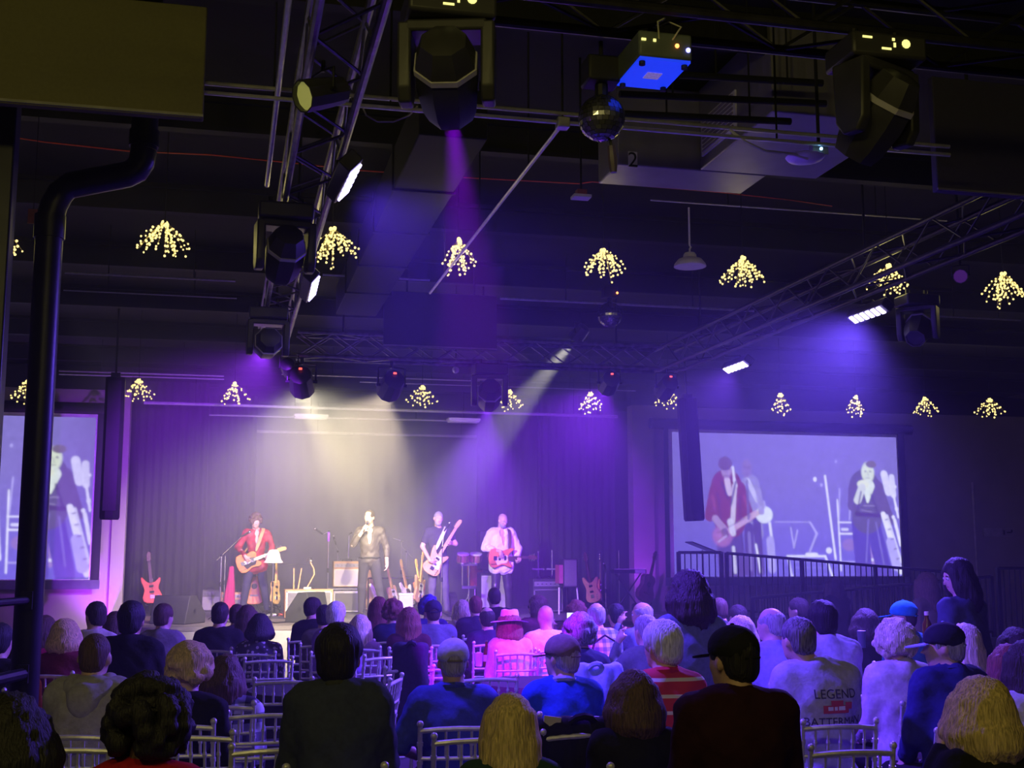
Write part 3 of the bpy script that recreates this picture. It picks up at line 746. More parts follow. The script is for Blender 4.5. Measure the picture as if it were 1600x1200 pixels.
# bright small spot above the stage with its visible beam
p = atY(906, 500, 16.6)
t = par_can('small bright spotlight shining down left from above the stage', p, (2.1, 20.3, 1.0), glow('white_lens', (1, .95, .8), 3), .8, led=False, light=(1.0, .94, .74), power=1200, angle=20)
MB().cyl((0, 0, 0), (0, 0, CZ - p.z), .012).build('drop_pole', M_JOIST, t)
z = 3.93
led_batten('upper bright LED batten on the left truss', atZ(557, 262, z), atZ(535, 308, z), (.75, -.35, -.7), BLUE, 620, angle=110)
led_batten('lower bright LED batten on the left truss', atZ(494, 436, z), atZ(487, 466, z), (.7, -.5, -.6), BLUE, 260, angle=110)
led_batten('large bright LED batten under the right truss', atZ(1330, 501, z), atZ(1381, 483, z), (-.5, -.6, -.7), (.15, .07, 1.0), 1800, angle=130)
led_batten('small bright LED batten at the far end of the right truss', atZ(1133, 580, z), atZ(1166, 568, z), (-.5, -.6, -.7), (.2, .06, 1.0), 500, angle=120)
# mirror balls
def mirror_ball(px, py, D, dia, label, hangz=TZ0):
    p = atD(px, py, D); t = thing('mirror_ball', label, 'mirror ball', p)
    rr = random.Random(int(px)); n, mrows = 26, 16; mb = MB()
    for k in range(mrows):
        a0, a1 = -PI / 2 + PI * k / mrows, -PI / 2 + PI * (k + 1) / mrows; nn = max(4, int(n * math.cos((a0 + a1) / 2)))
        for i in range(nn):
            b0, b1 = 2 * PI * i / nn, 2 * PI * (i + 1) / nn; c = [Vector((math.cos(a) * math.cos(b_), math.cos(a) * math.sin(b_), math.sin(a))) * (dia / 2) for a, b_ in ((a0, b0), (a0, b1), (a1, b1), (a1, b0))]
            o = sum(c, Vector()) / 4; j = Vector((rr.uniform(-1, 1), rr.uniform(-1, 1), rr.uniform(-1, 1))) * .002
            mb.add([o + (q - o) * .93 + j * rr.uniform(-1, 1) for q in c], [(0, 1, 2, 3)])
    MB().ball((0, 0, 0), dia / 2 * .985, 20, 14).build('core', M_BLACK, t)
    tl = mb.build('mirror_tiles', mat('mirror_tile', (.30, .30, .34), .2, metal=.9), t, smooth=False); tl['kind'] = 'stuff'
    MB().cyl((0, 0, dia / 2 - .01), (0, 0, dia / 2 + .05), .03).build('neck', M_BLKMET, t)
    MB().box((0, 0, dia / 2 + .11), (.16, .14, .12)).build('motor', M_BLACK, t, bevel=.01)
    MB().cyl((0, 0, dia / 2 + .17), (0, 0, max(dia / 2 + .25, hangz - p.z)), .01).build('hanger', M_JOIST, t)
    return t
mirror_ball(940, 185, 5.55, .215, 'large dark mirror ball hanging near the projector')
t = mirror_ball(953, 492, 13.6, .28, 'purple lit mirror ball in front of the far truss', CZ)
MB().ball((.06, -.09, .235), .014).build('indicator', glow('orange_led', (1, .25, .06), 1.5), t)
# tube-shaped connector under the large ball
p = atD(955, 235, 5.55); t = thing('cable_connector', 'dark cable connector dangling below the large mirror ball', 'connector', p)
MB().tube([(0, 0, .02), (.004, 0, -.03), (.012, .01, -.075), (.013, .01, -.10)], [.018, .022, .020, .016], 8).build('plug', mat('dull_purple_plastic', (.10, .07, .10), .4), t); MB().tube([(0, 0, .02), (-.02, 0, .16), (-.05, 0, .33)], .006, 6).build('cable', M_BLACK, t)

# projector; underside and label glow in place of blue light falling on them
pa, pb, pc, pd = atZ(992, 92, 3.88), atZ(1071, 100, 3.88), atZ(1047, 143, 3.88), atZ(971, 137, 3.88)
ctr = (pa + pb + pc + pd) / 4; ux = (pb - pa); 
t = thing('projector', 'projector hung under the near truss, blue light painted on its underside as a glow', 'projector', ctr)
M_PROJ = mat('projector_grey', (.10, .12, .11), .5)
fx, fy = ux.length, (pd - pa).length
R = frame(ux, (0, 0, 1)); 
MB().box((0, 0, .075), (fx * 1.06, fy * 1.02, .12), R).build('case', M_PROJ, t, bevel=.012)
MB().box((0, 0, .011), (fx * 1.0, fy * .97, .012), R).build('blue_glow_underside', mat('blue_light_glow', (.02, .06, .85), .4, emit=(.01, .05, 1.0), es=.27, vary=.05), t)  # blue light put into emission; no lamp here shines blue on it
MB().box((0, .004, .002), (fx * .30, fy * .2, .004), R).build('rating_label', mat('label_light_glow', (.40, .35, .85), .5, emit=(.4, .3, .9), es=.12, vary=.4, scale=60), t)  # label given a faint glow too, matching the painted light around it
for sx, sy in ((-.42, -.4), (.42, -.4), (.42, .4), (-.42, .4)):
    v = R @ Vector((fx * sx, fy * sy, 0)); MB().cyl(v + Vector((0, 0, .01)), v + Vector((0, 0, -.012)), .014).build('foot', M_BLACK, t)
v = R @ Vector((fx * .22, -fy * .515, .075)); MB().ball(v, .010).build('power_lamp', glow('orange_led', (1, .25, .06), 1.5), t)
v = R @ Vector((fx * .44, -fy * .515, .06)); MB().ball(v, .011).build('status_lamp', glow('blue_led', (.2, .2, 1.0), 2), t)
v = R @ Vector((-fx * .44, -fy * .515, .09)); MB().box(v, (.02, .006, .01), R).box(v + Vector((.05, 0, 0)), (.012, .006, .012), R).build('label_marks', M_DISP, t)
MB().cyl((0, 0, .13), (0, 0, TZ0 - ctr.z), .022).build('mount_pole', M_BLKMET, t)
MB().tube([R @ Vector((-.03, -fy * .5, .1)), R @ Vector((-.05, -fy * .62, .16)), R @ Vector((0, -fy * .5, .2)), R @ Vector((.0, 0, .22))], .004, 5).tube([R @ Vector((.03, -fy * .5, .1)), R @ Vector((.06, -fy * .6, .15)), R @ Vector((.03, -fy * .4, .2)), R @ Vector((.0, 0, .22))], .004, 5).build('cables', mat('pale_cable', (.5, .5, .35), .5), t)

# hanging flat displays
def display(label, c, wd, ht, m, R=None, dz=.06, hang=True):
    t = thing('flat_display', label, 'display', c)
    MB().box((0, 0, 0), (wd, dz, ht)).build('casing', m, t, bevel=.008)
    MB().box((0, -dz / 2 - .001, .01), (wd - .03, .004, ht - .045)).build('glass', mat('display_face', (.03, .03, .035), .55), t) if hang == 'glass' else None
    MB().box((0, -dz / 2 - .004, -ht / 2 + .012), (wd, .012, .014)).build('bottom_trim', mat('grey_trim', (.22, .21, .2), .5), t)
    for s_ in (-.3, .3):
        MB().cyl((wd * s_, 0, ht / 2 - .02), (wd * s_, 0, CZ - .02 - c[2]), .012).build('hanger_rod', M_JOIST, t)
    return t
M_OLIVE = mat('matt_panel_back', (.135, .125, .06), .85, vary=.05, scale=60)
M_DARKP = mat('matt_dark_panel', (.055, .05, .075), .8, vary=.05, scale=40)
display('large olive panel hanging at the top left corner', (-1.05, 6.0, 4.19), 1.76, .585, M_OLIVE)
display('dark blank panel hanging from the far truss over the stage', (2.37, 13.75, 4.47), 1.33, .65, M_DARKP)
display('dark panel hanging at the upper right edge', (5.25, 7.0, 4.56), 1.42, .80, M_DARKP)
# ducts and unit heater with the number 2
hz = 4.6
def duct(label, lo, hi, m, name='air_duct', cat='duct', seams=0, axis=1):
    lo, hi = Vector(lo), Vector(hi); c = (lo + hi) / 2; t = thing(name, label, cat, c)
    MB().box((0, 0, 0), hi - lo).build('sheet_metal', m, t, bevel=.01)
    for k in range(seams):
        f = (k + 1) / (seams + 1) - .5; sz = hi - lo; p = Vector((0, 0, 0)); p[axis] = sz[axis] * f; q = sz + Vector((.03, .03, .03)); q[axis] = .025
        MB().box(p, q).build('flange', m, t)
    for sx in (-.4, .4):
        MB().cyl((0, (hi - lo).y * sx, (hi.z - lo.z) / 2 - .005), (0, (hi - lo).y * sx, CZ - c.z), .012).build('hanger_rod', M_JOIST, t)
    return t
duct('long dark duct running towards the stage right of the left truss', (1.20, 7.9, 4.6), (1.68, 14.3, 4.95), mat('black_duct', (.006, .006, .007), .8), seams=4)
t = duct('grey sheet metal air unit marked with the number 2', (2.72, 8.2, hz), (3.90, 8.68, 5.22), M_GALV, name='air_unit', cat='air unit')
fc = bpy.data.curves.new('number', 'FONT'); fc.body = '2'; fc.size = .16; fc.extrude = .001; fc.align_x = 'CENTER'
p = atY(989, 249, 8.19) - t.location
MB().box(p + Vector((0, .006, 0)), (.07, .006, .12)).build('number_plate', M_WHITEP, t)
def text_mesh(name, fc, m, parent, M):
    o = bpy.data.objects.new(name, fc); dg = bpy.context.evaluated_depsgraph_get(); me = bpy.data.meshes.new_from_object(o)
    bpy.data.objects.remove(o); me.transform(M); me.materials.clear()
    return link_mesh(name, me, m, parent)
text_mesh('number', fc, M_BLACK, t, Matrix.Translation(p + Vector((0, .0005, -.055))) @ Matrix.Rotation(PI / 2, 4, 'X'))
t2 = duct('near end box of the air unit with a slatted return grille', (3.36, 6.95, hz), (4.3, 8.19, 5.22), M_GALV, name='air_unit', cat='air unit')
g0 = t2.location; gx = 3.355 - g0.x
MB().box((gx - .003, .24, -.09), (.012, .62, .28)).build('grille_frame', M_WHITEP, t2)
for k in range(8):
    MB().box((gx - .012, .24, -.20 + .032 * k), (.014, .55, .014)).build('grille_slat', mat('grey_slats', (.28, .24, .26), .6), t2)  # slats a duller grey than the white frame
for i, (x0, y0, x1, y1) in enumerate(((1062, 117, 1285, 130), (968, 147, 1290, 162), (975, 178, 1235, 190))):
    hung_pipe('ceiling_strut', atY(x0, y0, 6.7), atY(x1, y1, 6.7), .022, mat('black_strut', (.006, .006, .007), .8), ('highest', 'middle', 'lowest')[i] + ' of three black struts crossing before the air unit', 'strut', 2)
# conduits, cables, small ceiling fittings
hp = 6.3
z1, z2 = atY(885, 178, hp), atY(885, 192, hp)
for z_, lab in ((z1.z, 'upper'), (z2.z, 'lower')):
    hung_pipe('conduit', (-2.6, hp, z_), (4.2, hp, z_), .012, M_CONDUIT, lab + ' pale conduit of the pair crossing under the ceiling', 'conduit', 3)
p = atY(879, 193, hp); q = atZ(672, 458, p.z)
t = thing('junction_box', 'pale junction box where the conduit turns towards the stage', 'junction box', p)
MB().box((0, 0, 0), (.07, .07, .06)).build('box', M_CONDUIT, t, bevel=.006); MB().cyl((0, 0, .03), (0, 0, CZ - p.z), .006, n=6).build('hanger_rod', M_JOIST, t)
hung_pipe('conduit', p + Vector((0, .04, 0)), (p.x, q.y, p.z), .012, M_CONDUIT, 'single pale conduit running from the junction box towards the stage', 'conduit', 3)
hung_pipe('conduit', (.20, 4.0, 4.2), (.20, 8.0, 4.2), .016, M_CONDUIT, 'pale pipe running along the left side of the left truss', 'pipe', 2)
for i, (x0, y0, x1, y1, zz, r) in enumerate(((100, 424, 368, 441, 4.75, .012), (90, 577, 350, 590, 4.75, .014), (90, 582, 350, 595, 4.70, .012), (100, 455, 370, 465, 4.9, .008), (505, 427, 670, 440, 4.8, .012), (775, 472, 1190, 480, 4.75, .016), (1450, 495, 1600, 499, 4.7, .012), (1010, 318, 1490, 340, 4.9, .008), (440, 585, 750, 595, 4.7, .012), (560, 600, 1000, 608, 4.7, .010))):
    a = atZ(x0, y0, zz); b = atZ(x1, y1, zz); ym = (a.y + b.y) / 2
    where = ['above the left end of the second truss bay', 'high before the left screen wall, the upper of two', 'high before the left screen wall, the lower of two', 'thin, close under the ceiling at left', 'behind the lower LED batten', 'right of the hanging dark panel', 'at the right edge under the star lamps', 'thin, between the air unit and the star lamps', 'above the stage front at left', 'above the stage front at right'][i]
    hung_pipe('conduit', (a.x, ym, zz), (b.x, ym, zz), r, M_CONDUIT, 'pale conduit ' + where, 'conduit', 2)
def cable(label, pts, r, m):
    return tag(MB().tube(pts, r, 5).build('cable', m), label, 'cable')
rz_ = 5.0
pts = [atZ(x, y, rz_) for x, y in ((30, 216), (70, 222), (200, 236), (330, 242), (470, 256), (560, 266), (700, 276), (850, 284), (905, 287), (925, 284))]
cable('thin red cable strung across under the ceiling', pts, .006, M_RED)
cable('thin red cable from the air unit to the right', [atZ(x, y, rz_) for x, y in ((925, 284), (1020, 292), (1120, 300), (1230, 312), (1300, 322))], .005, M_RED)
cable('loose white cable below the air unit at right', [atY(x, y, 6.3) for x, y in ((1140, 203), (1165, 222), (1195, 236), (1240, 241), (1262, 248))], .009, mat('white_cable', (.6, .58, .6), .5))
cable('loose dark cable loop between the trusses', [atY(x, y, 6.3) for x, y in ((562, 156), (572, 180), (590, 190), (615, 190), (640, 180), (652, 166))], .005, mat('grey_cable', (.3, .28, .3), .5))
# wireless access point dome, small white box, white ball, high bay lamp
p = atD(1258, 247, 7.2); t = thing('access_point', 'white dome access point with a small blue lamp under the ceiling', 'access point', p)
MB().lathe([(.001, -.03), (.05, -.028), (.10, -.012), (.115, .006), (.10, .014), (.001, .016)], 20).build('dome', M_WHITEP, t); MB().ball((.07, -.07, .04), .010).build('status_lamp', glow('cyan_led', (.25, .6, 1.0), 2), t)
MB().box((.09, 0, .06), (.10, .05, .07)).build('bracket', mat('grey_trim', (.22, .21, .2), .5), t); MB().cyl((.09, 0, .09), (.09, 0, CZ - p.z), .01).build('drop_pole', M_JOIST, t)
p = atD(908, 308, 8.6); t = thing('ceiling_box', 'small pale plastic box hanging under the red cable', 'fitting', p)
MB().box((0, 0, 0), (.13, .10, .022)).build('plate', M_WHITEP, t, bevel=.004); MB().box((0, 0, .03), (.07, .06, .04)).build('mount', mat('dull_red', (.25, .06, .06), .5), t); MB().cyl((0, 0, .04), (0, 0, CZ - p.z), .008).build('drop_pole', M_JOIST, t)
p = atD(712, 578, 15.4); t = thing('white_globe', 'small white globe hanging below the far truss', 'globe', p)
MB().ball((0, 0, 0), .045, 14, 10).build('globe', M_WHITEP, t); MB().cyl((0, 0, .03), (0, 0, CZ - p.z), .006).build('drop_pole', M_JOIST, t)
p = atD(1078, 410, 12.4); t = thing('high_bay_lamp', 'unlit white dome lamp between two hanging star lamps', 'lamp', p)
MB().lathe([(.158, -.04), (.165, -.045), (.16, -.02), (.12, .03), (.07, .05), (.065, .08), (.05, .10), (.001, .105)], 24).build('shade', mat('white_enamel', (.70, .66, .70), .45, vary=.05), t)
MB().lathe([(.001, -.048), (.157, -.042), (.157, -.036), (.001, -.03)], 24).build('diffuser', M_WHITEP, t); MB().tube([(0, 0, .10), (0, 0, .14), (.012, 0, .16), (0, 0, .18), (0, 0, CZ - p.z)], .010, 6).build('hook', M_WHITEP, t)

# ------------------------------------------------------------------ hanging star-burst lamps
M_BULB = glow('warm_led_bulbs', (1.0, .74, .24), 0.7)
M_WIRE = mat('copper_wire', (.25, .20, .10), .5, metal=.5)
def star_meshes(seed, spread, drop, ns=19, nb=2, br=.0098):
    rr = random.Random(seed); wires = MB(); bulbs = MB()
    for k in range(ns):
        a = 2 * PI * (k + rr.uniform(-.35, .35)) / ns; out = spread * math.sqrt(rr.uniform(.06, 1.1)); dn = drop * rr.uniform(.72, 1.05) * (1.1 - .38 * (out / spread) ** 2)
        pts = []
        for i in range(8):
            f = i / 7; r = out * f ** .85; z = -dn * (f ** 1.12) - .01 * f
            pts.append(Vector((r * math.cos(a), r * math.sin(a), z)))
        wires.tube(pts, .0018, 3)
        for i in range(nb, 8, 1 if ns > 15 else 2):
            q = pts[i] + Vector((rr.uniform(-.012, .012), rr.uniform(-.012, .012), rr.uniform(-.012, .012)))
            bulbs.ball(q, br * rr.uniform(.75, 1.2), 5, 4)
    for i in range(5): bulbs.ball((rr.uniform(-.018, .018), rr.uniform(-.018, .018), rr.uniform(-.03, .01)), .019, 6, 5)
    return wires.mesh('wires'), bulbs.mesh('bulbs')
STARS = [star_meshes(s_, sp, dr) for s_, sp, dr in ((1, .225, .29), (2, .185, .27), (3, .15, .29), (4, .205, .26), (5, .21, .25), (6, .215, .28))] + [star_meshes(s_, sp, dr, 15, 1, .013) for s_, sp, dr in ((11, .22, .28), (12, .185, .28), (13, .16, .29), (14, .205, .26))]
def star(p, var, rz, label, group, power, big=1.0):
    p = Vector(p); t = thing('star_burst_lamp', label, 'hanging lamp', p, rz, group)
    wm, bm = STARS[var]
    o = link_mesh('wires', wm, M_WIRE, t); o['kind'] = 'stuff'; o.scale = (big,) * 3
    o = link_mesh('bulbs', bm, M_BULB, t); o['kind'] = 'stuff'; o.scale = (big,) * 3
    MB().cyl((0, 0, -.01), (0, 0, .035), .012).build('socket', M_BLKMET, t)
    MB().cyl((0, 0, .03), (0, 0, CZ - .02 - p.z), .004, n=5).build('cord', M_JOIST, t)
    lamp('POINT', 'glow', p + Vector((0, 0, -.14)), (1.0, .86, .26), power, size=.14, parent=t)
row1 = [(-8, 348, 0, 'at the left edge of the picture'), (258, 348, 0, 'left of the left truss, nearer row'), (520, 358, 5, 'just right of the left truss moving heads'), (716, 376, 2, 'over the middle of the stage, nearer row'), (943, 390, 4, 'left of the unlit dome lamp'), (1160, 404, 3, 'right of the unlit dome lamp'), (1388, 416, 3, 'just above the large right LED batten'), (1567, 428, 5, 'at the right edge, nearer row')]
for i, (x, y, v, lab) in enumerate(row1):
    star(atY(x, y, 9.8), v, i * 1.3, 'bright star burst lamp hanging ' + lab, 'nearer row of star burst lamps', 1.6)
row2 = [(42, 596, 1, 'behind the black column at left'), (217, 594, 1, 'beside the left column loudspeaker'), (367, 599, 4, 'over the left part of the stage'), (660, 604, 4, 'over the bass player'), (796, 611, 1, 'beside the purple moving head over the stage'), (922, 614, 3, 'over the right end of the stage'), (1044, 608, 1, 'over the pilaster left of the right screen'), (1219, 616, 2, 'above the middle of the right screen'), (1337, 619, 2, 'above the right part of the right screen'), (1445, 622, 1, 'right of the right screen'), (1546, 624, 4, 'furthest right in the far row')]
for i, (x, y, v, lab) in enumerate(row2):
    star(atY(x, y, 18.0), 6 + v % 4, i * 1.7, 'small star burst lamp hanging ' + lab, 'far row of star burst lamps', .9, 1.12)
for i, x in enumerate((-2.2, -.3, 1.6, 3.4)):
    star((x, 1.0, 4.3), i, i, 'star burst lamp over the rear seats, number %s from the left, above the picture' % ('first', 'second', 'third', 'fourth')[i], 'rear row of star burst lamps', (30, 24, 10, 6)[i])

# ================================================================== people
def skin_mat(name, col): return mat(name, col, .5, vary=.08, scale=25)
SKIN = {'fair': skin_mat('skin_fair', (.62, .40, .31)), 'mid': skin_mat('skin_mid', (.45, .27, .19)), 'tan': skin_mat('skin_tan', (.52, .32, .23)), 'dark': skin_mat('skin_dark', (.16, .085, .06))}
def hairm(name, col, vary=.45): return mat('hair_' + name, col, .62, vary=vary, scale=22, stretch=(6, 6, .6), bump=.6, spec=.5)
HAIR = {'black': hairm('black', (.012, .010, .012)), 'dark': hairm('dark_brown', (.035, .022, .018)), 'brown': hairm('brown', (.10, .055, .032)), 'auburn': hairm('auburn', (.20, .06, .04)),
        'blond': hairm('blond', (.62, .46, .20)), 'pale': hairm('pale_blond', (.70, .60, .46)), 'grey': hairm('grey', (.36, .34, .34)), 'white': hairm('white', (.72, .70, .70)), 'salt': hairm('salt_and_pepper', (.17, .16, .17), .8), 'blue': hairm('dyed_blue', (.06, .05, .55))}
def cloth(name, col, rough=.88): return mat('cloth_' + name, col, rough, vary=.12, scale=40, bump=.15, spec=.2)
M_EYEW = mat('eye_white', (.8, .8, .8), .3, vary=.02); M_EYED = mat('eye_dark', (.03, .02, .02), .2); M_LIPS = mat('lips', (.42, .16, .14), .45)
M_SHOE = mat('black_leather', (.02, .019, .02), .4)
M_DENIM = cloth('dark_denim', (.035, .045, .09)); M_TROUS = cloth('black_trousers', (.018, .018, .022))
V3 = lambda *a: np.array(a, float)
def rotm(yaw, pitch=0.0, roll=0.0):
    """head turn: yaw to the person's left, pitch nods down, roll tilts"""
    return np.array(Matrix.Rotation(yaw, 3, 'Z') @ Matrix.Rotation(-pitch, 3, 'X') @ Matrix.Rotation(roll, 3, 'Y'))
def tf(prims, R, o, s=1.0):
    out = []
    for p in prims:
        if p[0] == 'c': out.append(('c', R @ (V3(*p[1]) * s) + o, R @ (V3(*p[2]) * s) + o, p[3] * s, p[4] * s, p[5]))
        elif p[0] in ('e', '-e'):
            Q = R if p[4] is None else R @ p[4]
            out.append((p[0], R @ (V3(*p[1]) * s) + o, V3(*p[2]) * s, p[3], Q))
        else: out.append((p[0], R @ (V3(*p[1]) * s) + o, R @ V3(*p[2])))
    return out
def head_prims():
    P = [('e', (0, -.012, .027), (.073, .093, .088), .03, None), ('e', (0, .024, -.030), (.061, .068, .084), .03, None), ('e', (0, .046, -.078), (.042, .040, .034), .02, None),
         ('c', (0, .090, .004), (0, .106, -.026), .007, .013, .010), ('c', (-.034, .076, .020), (.034, .076, .020), .012, .012, .015), ('c', (-.017, .084, -.056), (.017, .084, -.056), .008, .008, .008)]
    for s in (-1, 1):
        P += [('e', (s * .075, -.004, -.012), (.011, .021, .031), .006, None), ('e', (s * .036, .066, -.022), (.018, .016, .016), .015, None), ('-e', (s * .031, .098, .001), (.014, .014, .009), .0, None)]
    return P
def hair_prims(kind, rr, L=.25):
    face = ('-e', (0, .115, -.040), (.078, .078, .108), 0, None)
    cap = ('e', (0, -.014, .032), (.083, .104, .094), .01, None)
    nape = ('-h', (0, 0, -.085), (0, .35, -1))
    if kind == 'short': return [cap, ('e', (0, -.05, -.035), (.068, .055, .055), .03, None), face, nape] + [('-e', (s * .088, .012, -.03), (.026, .03, .05), 0, None) for s in (-1, 1)]
    if kind == 'receding': return hair_prims('short', rr) + [('-e', (s * .028, .092, .068), (.040, .052, .046), 0, None) for s in (-1, 1)] + [('-e', (0, .11, .03), (.06, .05, .06), 0, None)]
    if kind == 'crop': return [('e', (0, -.012, .028), (.0755, .096, .0905), .01, None), ('e', (0, -.05, -.035), (.060, .05, .05), .03, None), face, nape] + [('-e', (s * .085, .012, -.03), (.024, .035, .05), 0, None) for s in (-1, 1)]
    if kind == 'fringe': return [('e', (0, -.014, .025), (.081, .101, .088), .01, None), ('e', (0, -.05, -.035), (.066, .054, .052), .03, None), face, nape, ('-e', (0, .015, .10), (.07, .098, .075), 0, None)] + [('-e', (s * .088, .014, -.035), (.026, .03, .05), 0, None) for s in (-1, 1)]
    P = [('e', (0, -.016, .034), (.088, .108, .098), .01, None)]
    if kind in ('long', 'bob', 'wavy'):
        w = {'long': 1.0, 'bob': 1.12, 'wavy': 1.22}[kind]
        for i in range(13):
            a = math.radians(-125 + 250 * i / 12) + rr.uniform(-.06, .06); s, c = math.sin(a), math.cos(a)
            l = L * rr.uniform(.9, 1.06)
            p0, p1, p2 = (s * .072, -c * .082, .035), (s * .088 * w, -c * .096 * w, -.06), (s * .092 * w * (.9 if kind == 'bob' else 1.05), -c * .095 * w - .012, -.05 - l * .55)
            p3 = (s * .085 * w, -c * .085 * w - .02, -.05 - l)
            P += [('c', p0, p1, .034, .034 * w, .02), ('c', p1, p2, .034 * w, .03 * w, .012), ('c', p2, p3, .03 * w, .016, .012)]
        P += [('-e', (0, .125, -.055), (.070, .085, .125), 0, None)]
        return P
    if kind in ('curly', 'afro', 'perm'):
        big = {'curly': 1.1, 'afro': 1.45, 'perm': 1.0}[kind]
        for i in range(70):
            a = rr.uniform(-2.4, 2.4); e = rr.uniform(-.75, 1.5); s, c = math.sin(a), math.cos(a); ce = math.cos(e)
            P.append(('e', (s * ce * .088 * big, (-c * ce) * .104 * big - .008, .02 + math.sin(e) * .095 * big), (.027 * big,) * 3, .006, None))
        if kind == 'curly' and L > .1:
            for i in range(46):
                a = rr.uniform(-2.1, 2.1); P.append(('e', (math.sin(a) * .115, -math.cos(a) * .112 - .012, -.05 - rr.uniform(0, L)), (.040,) * 3, .012, None))
        P += [('-e', (0, .135, -.05), (.072, .085, .115), 0, None)]
        return P
    return P
def hand_prims(w, d, n, s, curl=.5, fat=1.0):
    """wrist w, direction d, palm normal n (fingers curl towards it), s points to the thumb side"""
    w, d, n, s = (np.asarray(q, float) for q in (w, d, n, s))
    P = [('c', w, w + d * .04, .024, .028, .02), ('c', w + d * .045 + s * .018, w + d * .085 + s * .022, .020, .016, .02), ('c', w + d * .045 - s * .018, w + d * .08 - s * .024, .020, .015, .02)]
    for k, (off, ln) in enumerate(((.032, .036), (.011, .040), (-.011, .037), (-.031, .029))):
        b = w + d * .088 + s * off; c1 = math.cos(curl), math.sin(curl); d1 = d * c1[0] + n * c1[1]; d2 = d * math.cos(curl * 2.1) + n * math.sin(curl * 2.1)
        m = b + d1 * ln; P += [('c', b, m, .0095 * fat, .0088 * fat, .006), ('c', m, m + d2 * ln * .85, .0088 * fat, .007 * fat, .005)]
    b = w + d * .03 + s * .026; t1 = (d * .6 + s * .75 + n * .35); t1 /= np.linalg.norm(t1); m = b + t1 * .042; t2 = d * .9 + s * .1 + n * .45; t2 /= np.linalg.norm(t2)
    P += [('c', b, m, .013 * fat, .011 * fat, .012), ('c', m, m + t2 * .033, .011 * fat, .008 * fat, .006)]
    return P
def unit(v): v = np.asarray(v, float); return v / (np.linalg.norm(v) + 1e-9)

